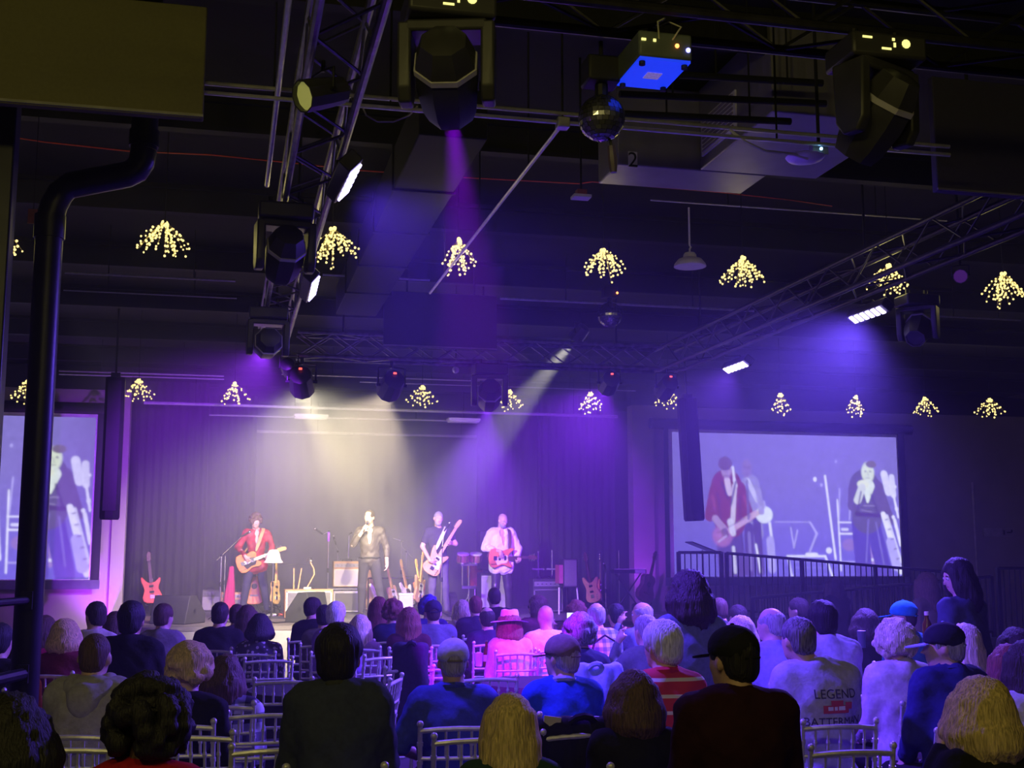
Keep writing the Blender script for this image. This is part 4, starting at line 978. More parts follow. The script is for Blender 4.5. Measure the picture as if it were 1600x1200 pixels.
def figure(label, loc, rz, J, look, cat='person', group=None, h=.018, seat=None):
    """J: joints in the person's own frame (x to the right hand, y forward). look: clothing and hair"""
    t = thing('person', label, cat, loc, rz, group)
    rr = random.Random(int(loc[0] * 977 + loc[1] * 131)); wd = look.get('width', 1.0)
    sk = SKIN[look.get('skin', 'fair')]
    lean = J.get('lean', 0.0); RL = np.array(Matrix.Rotation(-lean, 3, 'X') @ Matrix.Rotation(J.get('side', 0), 3, 'Y'))
    pv, ch, nk = J['pelvis'], J['chest'], J['neck']
    mid = pv * .5 + ch * .5; sR, sL = J['sh'][0], J['sh'][1]
    hc, RH = J['head'], rotm(*J.get('turn', (0, 0, 0)))
    hs = J.get('hs', 1.0)
    def torso(g, bottom=True, neck=False):
        P = [('e', pv, (.160 * wd + g, .118 * wd ** .5 + g, .115 + g), .06, None), ('e', mid, (.138 * wd ** 1.3 + g, .108 * wd + g, .17 + g), .06, RL), ('e', ch, (.158 * wd + g, .115 * wd ** .5 + g, .165 + g), .06, RL),
             ('c', sR * .86 + sL * .14, sL * .86 + sR * .14, .058 + g, .058 + g, .06)]
        nb = nk + V3(0, -.012, -.005)
        for s in (sR, sL): P.append(('c', nb + V3(0, 0, -.015), s * .82 + nk * .18 + V3(0, 0, -.012), .048 + g * .8, .042 + g, .05))
        return P
    def arm(i, g, frac=2.0):
        s, e, w = J['sh'][i], J['el'][i], J['wr'][i]; P = []
        f = min(frac, 1.0); e2 = s + (e - s) * f
        P.append(('c', s + V3(0, 0, -.005), e2, .052 * wd ** .5 + g, (.052 - .010 * f) * wd ** .5 + g, .04))
        if frac > 1.02:
            f = min(frac - 1, 1.0); P.append(('c', e, e + (w - e) * f, .041 + g, .041 - .013 * f + g * .9, .02))
        return P
    def leg(i, g, frac=2.0):
        a, k, f = J['hip'][i], J['kn'][i], J['an'][i]
        P = [('c', a, k, .082 * wd ** .5 + g, .054 + g, .05)]
        if frac > 1: P.append(('c', k, k + (f - k) * (frac - 1), .052 + g, .036 + g, .03))
        return P
    # body: one continuous surface
    B = torso(-.004) + [('c', nk + V3(0, -.012, -.04), hc + RH @ V3(0, -.022, -.065), .060, .053, .03)] + tf(head_prims(), RH, hc, hs)
    fat = 1.0 if h < .013 else 1.2
    for i in (0, 1):
        B += arm(i, -.002)
        hd = J.get('hand', {}).get(i)
        dd = unit(J['wr'][i] - J['el'][i]); sx = 1 if i == 0 else -1
        if hd is None:
            n = unit(V3(-sx * .4, 0, -1)); n = unit(n - dd * (n @ dd)); sd = unit(np.cross(dd, n)) * (1 if (np.cross(dd, n))[0] * -sx > 0 else -1); hd = (dd, n, sd, .35)
        B += hand_prims(J['wr'][i], unit(hd[0]), unit(hd[1]), unit(hd[2]), hd[3], fat)
        B += leg(i, -.003) + [('c', J['an'][i] + V3(0, -.03, -.02), J['an'][i] + V3(0, .11, -.045), .034, .026, .02)]
    B = [q for q in B if q[0] != '-e'] + [q for q in tf(head_prims(), RH, hc, hs) if q[0] == '-e']
    blend('body', B, h, sk, t)
    # eyes
    if look.get('face'):
        for s in (-1, 1):
            p = hc + RH @ V3(s * .031, .080, .001) * hs; e = MB().ball(p, .0125 * hs, 8, 6).build('eye', M_EYEW, t); MB().ball(p + RH @ V3(0, .0095, 0), .006 * hs, 6, 4).build('iris', M_EYED, e)
            q = hc + RH @ V3(s * .032, .089, .021) * hs; MB().tube([q + RH @ V3(-.018, -.004, -.002), q + RH @ V3(0, .002, .003), q + RH @ V3(.018, -.004, -.002)], .0035, 5).build('eyebrow', HAIR[look.get('hairc', 'dark')], t)
        q = hc + RH @ V3(0, .0905, -.056) * hs; MB().tube([q + RH @ V3(-.02, -.008, 0), q + RH @ V3(-.008, 0, .002), q + RH @ V3(.008, 0, .002), q + RH @ V3(.02, -.008, 0)], .0045, 5).build('mouth', M_LIPS, t)
    # clothes
    top = look['top']; g = look.get('loose', .016); slv = look.get('sleeve', 1.93)
    P = torso(g) + arm(0, g * .8, slv) + arm(1, g * .8, slv)
    if look.get('long'):
        P.append(('c', pv + V3(-.07, 0, -.10), pv + V3(.07, 0, -.10), .125 + g, .125 + g, .05))
    P.append(('-e', nk + V3(0, .03, .055), (.062, .075, .05), 0, None))
    if look.get('open'):    # open neckline at the front
        P.append(('-e', nk + V3(0, .135, -.035), (.066, .085, .085), 0, None)); P.append(('-e', nk + V3(0, .14, -.13), (.036, .075, .15), 0, None))
    sd = rr.uniform(0, 9)
    amp = look.get('wrinkle', .009)
    tp = blend('jacket' if look.get('jacket') else 'shirt', P, h, top, t, lambda V: amp * (wav(V + sd, 22, (1, 1, .55), 0, 7) + .6 * wav(V + sd, 46, (1, 1, 1), 7, 14)))
    blend('trousers', [('e', pv, (.168 * wd, .126 * wd ** .5, .112), .06, None)] + leg(0, .014, 1.93) + leg(1, .014, 1.93), h * 1.15, look.get('legs', M_TROUS), t, lambda V: .004 * wav(V + sd, 30, (1, 1, .6), 0, 7))
    for i in (0, 1):
        a = J['an'][i]; MB().tube([a + V3(0, -.06, -.035), a + V3(0, -.02, -.03), a + V3(0, .06, -.042), a + V3(0, .13, -.05), a + V3(0, .17, -.055)], [.030, .044, .040, .036, .018], 10).build('shoe', M_SHOE, t)
    col = look.get('collar')
    if col:
        pts = []
        for k in range(9):
            a = math.radians(-150 + 300 * k / 8); pts.append(nk + V3(math.sin(a) * .066, -math.cos(a) * .066 - .005, .012 + .02 * math.cos(a)))
        MB().tube(pts, .018, 7).build('collar', col if col is not True else top, t)
    if look.get('hood'):
        P = []
        for k in range(10):
            a = math.radians(-115 + 230 * k / 9); P.append(('e', nk + V3(math.sin(a) * .095, -math.cos(a) * .085 - .01, .005 - .03 * math.cos(a)), (.045, .045, .04), .03, None))
        P += [('e', nk + V3(0, -.125, -.075), (.075, .05, .085), .05, None)]
        blend('hood', P, h, top, t, lambda V: .006 * wav(V, 34))
    # hair and headgear
    hk = look.get('hair')
    if hk:
        hp = tf(hair_prims(hk, rr, look.get('hairlen', .22)), RH, hc, hs * look.get('hairvol', 1.0))
        am = {'receding': .003, 'short': .004, 'crop': .0015, 'fringe': .004, 'long': .0045, 'bob': .004, 'wavy': .008, 'curly': .009, 'afro': .010, 'perm': .006}[hk]
        strand = lambda V: am * (wav((V - hc), 120, (1, 1, .12), 0, 7) + .7 * wav(V - hc, 55, (1, 1, .35), 7, 14)) if hk in ('long', 'bob', 'wavy', 'short', 'fringe', 'receding') else am * wav(V, 75)
        blend('hair', hp, min(h, .016), HAIR[look.get('hairc', 'dark')], t, strand)
    if look.get('beard'):
        blend('beard', tf([('e', (0, .050, -.080), (.050, .044, .042), .02, None), ('e', (0, .03, -.055), (.062, .056, .04), .02, None), ('-h', (0, 0, -.042), (0, 0, 1))], RH, hc, hs), min(h, .012), HAIR[look['beard']], t)
    def hm(fn): return Matrix.Translation(Vector(hc)) @ Matrix(RH.tolist()).to_4x4() @ Matrix.Scale(hs, 4)
    if look.get('cap'):
        c = look['cap']; Mh = hm(0)
        cp = tf([('e', (0, -.010, .040), (.0875, .108, .090), .01, None), ('-h', (0, 0, .012), (0, .12, -1)), ('-e', (0, -.112, .008), (.036, .05, .030), 0, None)], RH, hc, hs)
        co = blend('cap', cp, min(h, .014), c, t, lambda V: .0012 * wav(V, 60))
        br = []
        for k in range(9):
            a = math.radians(-80 + 160 * k / 8); br.append((math.sin(a) * .078, .055 + math.cos(a) * .125 + .012))
        br += [(.06, .07), (0, .085), (-.06, .07)]
        if look.get('capback'): Mb = Mh @ Matrix.Rotation(PI, 4, 'Z')
        else: Mb = Mh
        MB().prism(br, 0, .006, Mb @ Matrix.Translation((0, 0, .026)) @ Matrix.Rotation(-.12, 4, 'X') @ Matrix(((1, 0, 0, 0), (0, 0, 1, 0), (0, 1, 0, 0), (0, 0, 0, 1)))).build('brim', look.get('brim', c), co)
        MB().ball(Vector(hc + RH @ V3(0, -.010, .130) * hs), .010, 8, 5, (1, 1, .6)).build('button', look.get('brim', c), co)
        pts = [Vector(hc + RH @ V3(x, -.112 + abs(x) * .3, .008) * hs) for x in (-.04, -.02, 0, .02, .04)]
        MB().tube(pts, .006, 6).build('strap', look.get('brim', c), co)
    if look.get('hat'):
        c = look['hat']; Mh = hm(0)
        n = 40; mb = MB(); rings = []
        prof = [(.188, .022), (.192, .027), (.15, .030), (.098, .034), (.093, .05), (.090, .10), (.080, .128), (.05, .134), (.012, .122)]
        vs = []; fs = []
        for j, (r, z) in enumerate(prof):
            for i in range(n):
                a = 2 * PI * i / n; zz = z + (.010 * (r / .2) ** 3 * math.cos(2 * a) * -1 if r > .12 else 0) + (.004 * math.cos(2 * a) if j >= 6 else 0)
                vs.append(Mh @ Vector((r * math.cos(a) * .92, r * math.sin(a) * 1.08 - .01, zz)))
        for j in range(len(prof) - 1):
            for i in range(n): fs.append((j * n + i, j * n + (i + 1) % n, (j + 1) * n + (i + 1) % n, (j + 1) * n + i))
        fs.append(tuple((len(prof) - 1) * n + i for i in range(n)))
        ho = mb.add(vs, fs).build('hat', c, t); sdm = ho.modifiers.new('thickness', 'SOLIDIFY'); sdm.thickness = .004
        MB().lathe([(.0955, .038), (.0935, .052)], 32, Mh @ Matrix.Translation((0, -.01, 0)), .925, 1.085).build('hat_band', look.get('band', c), ho)
    if look.get('glasses'):
        Mh = hm(0); g_ = MB()
        for s in (-1, 1):
            g_.tube([Mh @ Vector((s * .031 + .021 * math.cos(a), .098, .001 + .016 * math.sin(a))) for a in [k * PI / 5 for k in range(11)]], .0025, 5)
            g_.tube([Mh @ Vector((s * .052, .097, .004)), Mh @ Vector((s * .078, .02, .002)), Mh @ Vector((s * .080, -.01, -.004))], .0025, 5)
        g_.tube([Mh @ Vector((-.010, .099, .003)), Mh @ Vector((.010, .099, .003))], .0025, 5).build('glasses', M_BLACK, t)
    return t

def seated(px, ytop, D, look, label, turn=0.0, rz=0.0, nod=.05, roll=0.0, lean=.06, arms='lap', hs=1.0, chair=True, side=0.0, stand=False, seat=.46, zfix=None):
    """a seated (or standing) guest whose crown is seen at px, ytop at distance D"""
    crown = atD(px, ytop, D); zt = zfix or crown.z
    extra = .02 if (look.get('hair') in ('bob', 'wavy', 'long')) else .0
    if look.get('hair') == 'afro': extra = .05
    if look.get('cap'): extra = .015
    if look.get('hat'): extra = .02
    zt -= extra
    h = .0014 * D + .0075
    a = math.radians(rz)
    if stand:
        b = zt / 1.72
        J = dict(pelvis=V3(0, 0, .93 * b), chest=V3(0, .01, 1.24 * b), neck=V3(0, .0, 1.44 * b), head=V3(0, .03, zt - .115 * hs), hip=[V3(.085, 0, .88 * b), V3(-.085, 0, .88 * b)], kn=[V3(.09, .02, .48 * b), V3(-.09, .02, .48 * b)], an=[V3(.1, -.02, .09), V3(-.1, .0, .09)], lean=.03)
        W = .155 * look.get('width', 1)
        J['sh'] = [V3(W, 0, 1.39 * b), V3(-W, 0, 1.39 * b)]; J['el'] = [V3(W + .045, -.01, 1.10 * b), V3(-W - .045, -.01, 1.10 * b)]; J['wr'] = [V3(W + .03, .16, .98 * b), V3(-W - .05, .12, .90 * b)]
    else:
        zs = zt - .31; f = lambda z: .0 + lean * (z - .55)
        up = (zs - .58)
        J = dict(pelvis=V3(0, 0, seat + .125), chest=V3(0, f(zs - .12) - .005, zs - .115), neck=V3(0, f(zs) , zs + .055), head=V3(side * .1, f(zt) + .02, zt - .115 * hs), lean=math.atan(lean), side=side * .3)
        W = .148 * look.get('width', 1)
        J['sh'] = [V3(W, f(zs), zs), V3(-W, f(zs), zs)]
        J['el'] = [V3(W + .035, .06 + f(zs) * .5, zs - .27), V3(-W - .035, .06 + f(zs) * .5, zs - .27)]
        J['wr'] = [V3(.12, .27, seat + .20), V3(-.12, .27, seat + .20)]
        J['hip'] = [V3(.085, .03, seat + .095), V3(-.085, .03, seat + .095)]; J['kn'] = [V3(.12, .42, seat + .08), V3(-.12, .42, seat + .08)]; J['an'] = [V3(.12, .40, .095), V3(-.12, .40, .095)]
    if arms == 'raise_left':
        J['el'][1] = J['sh'][1] + V3(-.12, .14, -.16); J['wr'][1] = J['sh'][1] + V3(-.02, .18, .10)
    elif arms == 'chin':
        J['el'][1] = J['sh'][1] + V3(-.10, .12, -.22); J['wr'][1] = J['head'] + V3(-.125, .045, -.12)
        J['hand'] = {1: ((.25, .25, 1), (1, .1, 0), (0, 1, -.2), .7)}
    elif arms == 'phone':
        J['el'][1] = J['sh'][1] + V3(-.10, .16, -.14); J['wr'][1] = J['sh'][1] + V3(-.04, .30, .02)
    elif arms == 'brim':
        J['el'][1] = J['sh'][1] + V3(-.14, .16, -.10); J['wr'][1] = J['head'] + V3(-.10, .17, .0)
    elif arms == 'wide':
        J['el'][0] = J['sh'][0] + V3(.13, .0, -.22); J['wr'][0] = J['sh'][0] + V3(.10, .2, -.24); J['el'][1] = J['sh'][1] + V3(-.10, .05, -.24)
    elif arms == 'point':
        J['el'][1] = J['sh'][1] + V3(-.02, .20, -.18); J['wr'][1] = J['sh'][1] + V3(.06, .38, -.08)
    J['turn'] = (math.radians(turn), nod, roll); J['hs'] = hs
    # put the head over the picture point
    ho = Matrix.Rotation(a, 3, 'Z') @ Vector((J['head'][0], J['head'][1], 0))
    loc = (crown.x - ho.x, crown.y - ho.y, 0)
    p = figure(label, loc, a, J, look, h=h, group='guests in the audience')
    if chair and not stand: CHAIRS.append((loc[0], loc[1], a))
    return p
CHAIRS = []

# ================================================================== instruments and stage gear
M_TELE = mat('amber_lacquer', (.66, .24, .05), .5, vary=.2, scale=12, stretch=(1, 1, 8)); M_MAPLE = mat('maple_neck', (.72, .48, .14), .35, vary=.1, scale=20, stretch=(1, 9, 9))
M_ROSE = mat('rosewood', (.09, .045, .03), .4); M_REDG = mat('cherry_lacquer', (.52, .06, .03), .45, vary=.12); M_BURST = mat('sunburst_lacquer', (.62, .17, .06), .5, vary=.35, scale=5)
M_NATUR = mat('natural_wood', (.55, .34, .14), .5, vary=.2, scale=10, stretch=(1, 1, 7)); M_CREAM = mat('cream_lacquer', (.80, .74, .58), .3); M_PEARL = mat('white_pickguard', (.75, .74, .72), .35)
OUT = {
 'single': [(-.205, 0), (-.198, .08), (-.165, .145), (-.10, .166), (-.03, .146), (.03, .118), (.09, .125), (.15, .138), (.195, .118), (.205, .08), (.17, .048), (.145, .03), (.148, -.03), (.168, -.07), (.165, -.112), (.13, -.142), (.08, -.147), (.02, -.128), (-.04, -.137), (-.10, -.162), (-.165, -.148), (-.198, -.08)],
 'double': [(-.21, 0), (-.20, .09), (-.165, .15), (-.10, .165), (-.03, .140), (.03, .115), (.08, .125), (.15, .158), (.205, .165), (.215, .14), (.18, .10), (.15, .06), (.145, .03), (.145, -.03), (.16, -.07), (.215, -.11), (.255, -.14), (.245, -.165), (.18, -.162), (.09, -.135), (.03, -.12), (-.04, -.140), (-.10, -.164), (-.165, -.15), (-.20, -.09)],
 'acoustic': [(-.25, 0), (-.245, .09), (-.205, .165), (-.14, .195), (-.07, .185), (-.01, .145), (.05, .125), (.11, .14), (.17, .145), (.22, .11), (.24, .05), (.24, -.05), (.22, -.11), (.17, -.145), (.11, -.14), (.05, -.125), (-.01, -.145), (-.07, -.185), (-.14, -.195), (-.205, -.165), (-.245, -.09)]}
def guitar(label, M, kind, bm, neckm=None, guard=None, long=0.0, name='electric_guitar', head='six'):
    """M: world matrix; local X to the headstock, Y is the face normal"""
    t = thing(name, label, 'guitar', M.to_translation()); t.rotation_euler = M.to_euler()
    dp = .095 if kind == 'acoustic' else .044; f = dp / 2; neckm = neckm or M_ROSE
    b = MB().prism(OUT[kind], -f, f).build('body', bm, t, bevel=.008)
    n0, n1 = (.22 if kind == 'acoustic' else .14), .50 + long
    MB().add([(n0, f - .02, -.027), (n0, f - .02, .027), (n1, f - .018, .021), (n1, f - .018, -.021), (n0, f + .008, -.028), (n0, f + .008, .028), (n1, f + .006, .021), (n1, f + .006, -.021)],
             [(3, 2, 1, 0), (4, 5, 6, 7), (0, 1, 5, 4), (1, 2, 6, 5), (2, 3, 7, 6), (3, 0, 4, 7)]).build('neck', neckm, t)
    hd = MB().prism([(n1, -.02), (n1, .02), (n1 + .03, .034), (n1 + .15, .040), (n1 + .18, .022), (n1 + .17, -.015), (n1 + .12, -.034), (n1 + .03, -.036)], f - .02, f - .002).build('headstock', neckm, t, bevel=.004)
    for k in range(6 if head == 'six' else 4):
        x = n1 + .035 + .022 * k if head == 'line' else n1 + .04 + .04 * (k // 2); sgn = -1 if (head == 'line' or k % 2) else 1
        MB().cyl((x, f - .01, sgn * .035), (x, f - .01, sgn * .062), .008, n=6).build('tuner', M_CHROME, hd)
    if guard:
        MB().prism([(-.10, .03), (-.06, .12), (.02, .09), (.10, .09), (.135, .04), (.12, -.04), (.02, -.05), (-.04, -.02)], f + .001, f + .004).build('pickguard', guard, t)
    if kind == 'acoustic':
        MB().cyl((.06, f - .002, 0), (.06, f + .002, 0), .05, n=20).build('sound_hole', M_BLACK, t); MB().box((-.10, f + .004, 0), (.03, .01, .14)).build('bridge', M_ROSE, t)
    else:
        for x in (.08, -.02): MB().box((x, f + .006, 0), (.035, .010, .075)).build('pickup', M_BLACK if guard is not M_BLACK else M_CHROME, t)
        MB().box((-.10, f + .006, 0), (.06, .012, .07)).build('bridge', M_CHROME, t)
        for k in range(3): MB().cyl((-.09 - .035 * k, f, .10), (-.09 - .035 * k, f + .014, .10), .010, n=8).build('knob', M_CHROME, t)
    sm = MB()
    for k in range(6): z = -.015 + .006 * k; sm.cyl((-.10, f + .011, z * 1.6), (n1 + .02, f + .008, z), .0009, n=3, caps=False)
    sm.build('strings', M_CHROME, t)
    return t
def axes(x, n, o):
    x = Vector(x).normalized(); n = Vector(n); n = (n - x * n.dot(x)).normalized(); z = x.cross(n)
    return Matrix.Translation(Vector(o)) @ Matrix((x, n, z)).transposed().to_4x4()
def guitar_stand(label, p):
    t = thing('guitar_stand', label, 'stand', p)
    for a in (.5, 2.6, 4.7): MB().tube([(0, .05, .25), (.16 * math.cos(a), .05 + .16 * math.sin(a), .012)], .009, 6).build('leg', M_BLKMET, t)
    MB().cyl((0, .05, .2), (0, .10, .62), .011).build('upright', M_BLKMET, t)
    MB().tube([(-.09, -.09, .19), (-.09, .0, .16), (0, .05, .2), (.09, .0, .16), (.09, -.09, .19)], .009, 6).build('cradle', M_BLKMET, t)
    MB().tube([(-.035, .02, .63), (-.03, .09, .62), (0, .10, .62), (.03, .09, .62), (.035, .02, .63)], .008, 6).build('neck_yoke', M_BLKMET, t)
def stood_guitar(label, px, ybase, kind, bm, tilt=0.0, face=0.0, neckm=None, guard=None, Z=SZ, long=0, Y=None, name='electric_guitar', head='six'):
    p = atZ(px, ybase, Z) if Y is None else Vector((atY(px, ybase, Y).x, Y, Z))
    guitar_stand('black stand under the ' + ' '.join(label.replace(' on a stand', '').split()[:11]), p)
    n = Vector((math.sin(face), -math.cos(face), .12)); x = Vector((tilt, .14, 1.0))
    return guitar(label, axes(x, n, p + Vector((0, -.045, .42))), kind, bm, neckm, guard, long, name, head)
def mic_stand(label, p, hgt, boom=None, tip=None, sleeve=None, mic=True, m=None):
    m = m or M_CHROME; p = Vector(p); t = thing('microphone_stand', label, 'microphone stand', p)
    for a in (.3, 2.4, 4.5): MB().cyl((0, 0, .12), (.24 * math.cos(a), .24 * math.sin(a), .012), .008, n=6).build('leg', M_BLKMET, t)
    MB().cyl((0, 0, .08), (0, 0, hgt), .010).build('pole', m, t); MB().cyl((0, 0, hgt * .52), (0, 0, hgt * .52 + .07), .018).build('clutch', M_BLKMET, t)
    e = Vector((0, 0, hgt))
    if boom is not None:
        b = Vector(boom); MB().cyl(e - b * .25, e + b, .007, n=6).build('boom', m, t); MB().ball(e, .022).build('joint', M_BLKMET, t); e = e + b
    if sleeve: MB().cyl((0, 0, hgt - .16), (0, 0, hgt), .020).build('sleeve', sleeve, t)
    if mic:
        d = Vector(tip if tip is not None else (0, -.5, .6)).normalized()
        MB().cyl(e, e + d * .15, .013, .018).build('microphone', M_BLACK, t); MB().ball(e + d * .17, .026, 10, 7).build('microphone_grille', M_CHROME, t)
    return t
M_TOLEX = mat('black_tolex', (.03, .03, .032), .7, bump=.2, scale=80); M_TWEED = mat('tan_tolex', (.45, .26, .12), .7, vary=.15); M_GRILLE = mat('grille_cloth', (.17, .16, .16), .9, vary=.2, scale=90); M_SILV = mat('silver_grille_cloth', (.55, .52, .55), .85, vary=.1, scale=90)
def amp(label, p, sz, case, grille, panel=True, rz=0.0, trim=None, name='guitar_amplifier'):
    p = Vector(p); wx, wy, wz = sz; t = thing(name, label, 'amplifier', p, rz)
    MB().box((0, 0, wz / 2 + .012), (wx, wy, wz)).build('cabinet', case, t, bevel=.012)
    gh = wz * (.62 if panel else .86); MB().box((0, -wy / 2 - .002, .012 + wz * .05 + gh / 2), (wx * .90, .012, gh)).build('grille', grille, t)
    if trim:
        g = MB(); zc = .012 + wz * .05 + gh / 2
        for s in (-1, 1): g.box((s * wx * .46, -wy / 2 - .006, zc), (wx * .03, .014, gh + .02)); g.box((0, -wy / 2 - .006, zc + s * gh / 2), (wx * .94, .014, wx * .03))
        g.build('piping', trim, t)
    if panel:
        MB().box((0, -wy / 2 - .004, wz * .86), (wx * .92, .014, wz * .14)).build('control_panel', M_GALV, t)
        for k in range(6): MB().cyl((-wx * .35 + wx * .14 * k, -wy / 2 - .01, wz * .86), (-wx * .35 + wx * .14 * k, -wy / 2 - .028, wz * .86), .011, n=8).build('knob', M_BLACK, t)
    MB().tube([(-.09, 0, wz + .01), (-.07, 0, wz + .045), (.07, 0, wz + .045), (.09, 0, wz + .01)], .010, 6).build('handle', M_BLACK, t)
    for sx in (-1, 1):
        for sy in (-1, 1): MB().cyl((sx * wx * .42, sy * wy * .38, 0), (sx * wx * .42, sy * wy * .38, .016), .02, n=8).build('foot', M_BLACK, t)
    return t
def wedge(label, p, wd, dp, ht, rz):
    t = thing('stage_monitor', label, 'stage monitor', p, rz)
    M = Matrix(((0, -1, 0, 0), (1, 0, 0, 0), (0, 0, 1, 0), (0, 0, 0, 1)))
    MB().prism([(-dp / 2, .005), (dp / 2, .005), (dp / 2, ht * .35), (dp * .05, ht), (-dp * .28, ht)], -wd / 2, wd / 2, M).build('cabinet', M_TOLEX, t, bevel=.01)
    a, b = Vector((0, dp / 2, ht * .35)), Vector((0, dp * .05, ht)); n = Vector((0, (b - a).z * 1, -(b - a).y)).normalized(); c = (a + b) / 2
    MB().box(c + n * .004, (wd * .86, (b - a).length * .86, .012), frame((1, 0, 0), n)).build('grille', M_BLKMET, t)
    for s in (-1, 1):
        MB().cyl((s * (wd / 2 + .002), -.02, ht * .45), (s * (wd / 2 - .01), -.02, ht * .45), .035, n=12).build('handle_cup', M_BLACK, t)
    return t
SK_Z = SZ
def onstage(px, py): return atZ(px, py, SZ)
# at the left
p = onstage(236, 962); stood_guitar('red electric guitar on a stand at the far left of the stage', 236, 962, 'double', M_REDG, tilt=-.14, head='six')
t = thing('hand_rail', 'pair of slim bright uprights by the stage steps at left', 'rail', atZ(217, 958, SZ))
for s in (-1, 1): MB().cyl((s * .05, 0, 0), (s * .05 + .02, 0, .42), .018).build('upright', M_WHITEP, t)
MB().cyl((-.05 + .02, 0, .40), (.05 + .02, 0, .40), .014).build('cross_bar', M_WHITEP, t)
wedge('angled stage monitor at the left front of the stage, purple lit side', onstage(277, 974), .62, .56, .42, -.55)
amp('grey amplifier standing behind the left stage monitor', onstage(327, 955), (.42, .26, .38), M_GRILLE, M_SILV)
amp('yellow lit small amplifier behind the red jacketed guitarist', Vector((onstage(362, 955).x, 22.0, SZ)), (.40, .24, .38), M_TWEED, M_GRILLE)
mic_stand('boom microphone stand left of the red jacketed guitarist', Vector((onstage(349, 952).x, 21.6, SZ)), 1.02, None, mic=False)
mic_stand('microphone stand with long boom reaching towards the red jacketed guitarist', Vector((atY(343, 960, 20.2).x, 20.2, SZ)), 1.02, Vector((.30, -.05, .30)), (.5, .3, .3))
stood_guitar('orange acoustic guitar on a stand behind the red jacketed guitarist', 396, 957, 'acoustic', M_BURST, Y=22.2, name='acoustic_guitar', neckm=M_ROSE)
# the cream hat on its stand and the yellow guitar
hp = Vector((atY(429, 955, 21.0).x, 21.0, SZ)); stood_guitar('slim yellow electric guitar hanging upright under the cream hat', 429, 955, 'single', M_MAPLE, Y=21.0, face=1.1, neckm=M_MAPLE, head='line')
hd = Vector((atY(425, 955, 20.5).x, 20.5, SZ)); mic_stand('plain stand that carries the cream hat', hd, 1.0, mic=False)
t = thing('hat', 'cream hat hung on a stand beside the red jacketed guitarist', 'hat', hd + Vector((0, 0, .93)))
MB().lathe([(.155, -.03), (.16, -.022), (.13, .02), (.115, .06), (.10, .13), (.07, .18), (.03, .19), (.001, .18)], 24, None, 1.0, .8).build('crown', mat('cream_felt', (.86, .80, .52), .8), t); MB().lathe([(.118, .045), (.113, .07)], 24, None, 1.01, .81).build('hat_band', M_CREAM, t)
t = thing('hanging_cloth', 'long maroon cloth hanging from a stand left of the red jacketed guitarist', 'cloth', Vector((atY(362, 890, 20.6).x, 20.6, SZ)))
MB().cyl((0, 0, .02), (0, 0, .86), .011).build('pole', M_BLKMET, t); MB().cyl((0, 0, 0), (0, 0, .03), .13, .12, n=16).build('foot', M_BLKMET, t)
blend('cloth', [q_ for k in range(5) for q_ in [('c', (.01 * k - .02, -.02, .82), (-.10 + .035 * k, -.03 - .015 * (k % 2), .16 + .04 * (k % 3)), .022, .034, .02)]], .012, cloth('maroon_cloth', (.30, .02, .10)), t, lambda V: .006 * wav(V, 60, (1, 1, .2)))
# low case with gooseneck lamp, wedge before it
p = Vector((atY(481, 960, 20.6).x, 20.6, SZ)); amp('low tan equipment case with a gooseneck on top, centre left of the stage', p, (.78, .4, .46), M_TWEED, M_GRILLE, panel=False, name='equipment_case', trim=M_CREAM)
t = thing('gooseneck_lamp', 'gooseneck lamp standing on the low equipment case', 'lamp', p + Vector((-.02, 0, .475)))
MB().cyl((0, 0, 0), (0, 0, .03), .07, .06, n=14).build('base', M_CREAM, t); MB().tube([(0, 0, .03), (.05, 0, .12), (.11, 0, .24), (.10, 0, .33), (.05, 0, .42), (.04, 0, .46)], .012, 7).build('neck', M_NATUR, t); MB().lathe([(.02, .52), (.035, .50), (.05, .45), (.001, .44)], 12, Matrix.Translation((.035, 0, 0))).build('shade', M_CHROME, t)
for k, (dx, lab) in enumerate(((-.24, 'left'), (-.17, 'right'))):
    mb = MB().cyl((0, 0, 0), (.05 * (1 if k else -.1), 0, .34), .012).build('drum_stick', M_NATUR); mb.location = p + Vector((dx, .0, .475)); tag(mb, lab + ' upright stick on the low equipment case', 'stick')
mic_stand('low boom stand reaching over the equipment case', Vector((atY(425, 960, 22.4).x, 22.4, SZ)), .86, Vector((.62, 0, .02)), mic=False)
wedge('dark stage monitor at centre left, seen from its sharp end', onstage(481, 972), .50, .50, .46, .9)
t = thing('pedal_board', 'pedal board with small bright pedals before the guitarist', 'pedal board', onstage(438, 966))
MB().box((0, 0, .02), (.55, .28, .04)).build('board', M_BLACK, t)
for k in range(5): MB().box((-.2 + .1 * k, 0, .058), (.07, .11, .036)).build('pedal', [M_CHROME, M_PEARL, M_REDG, M_CHROME, M_CREAM][k], t, bevel=.004)
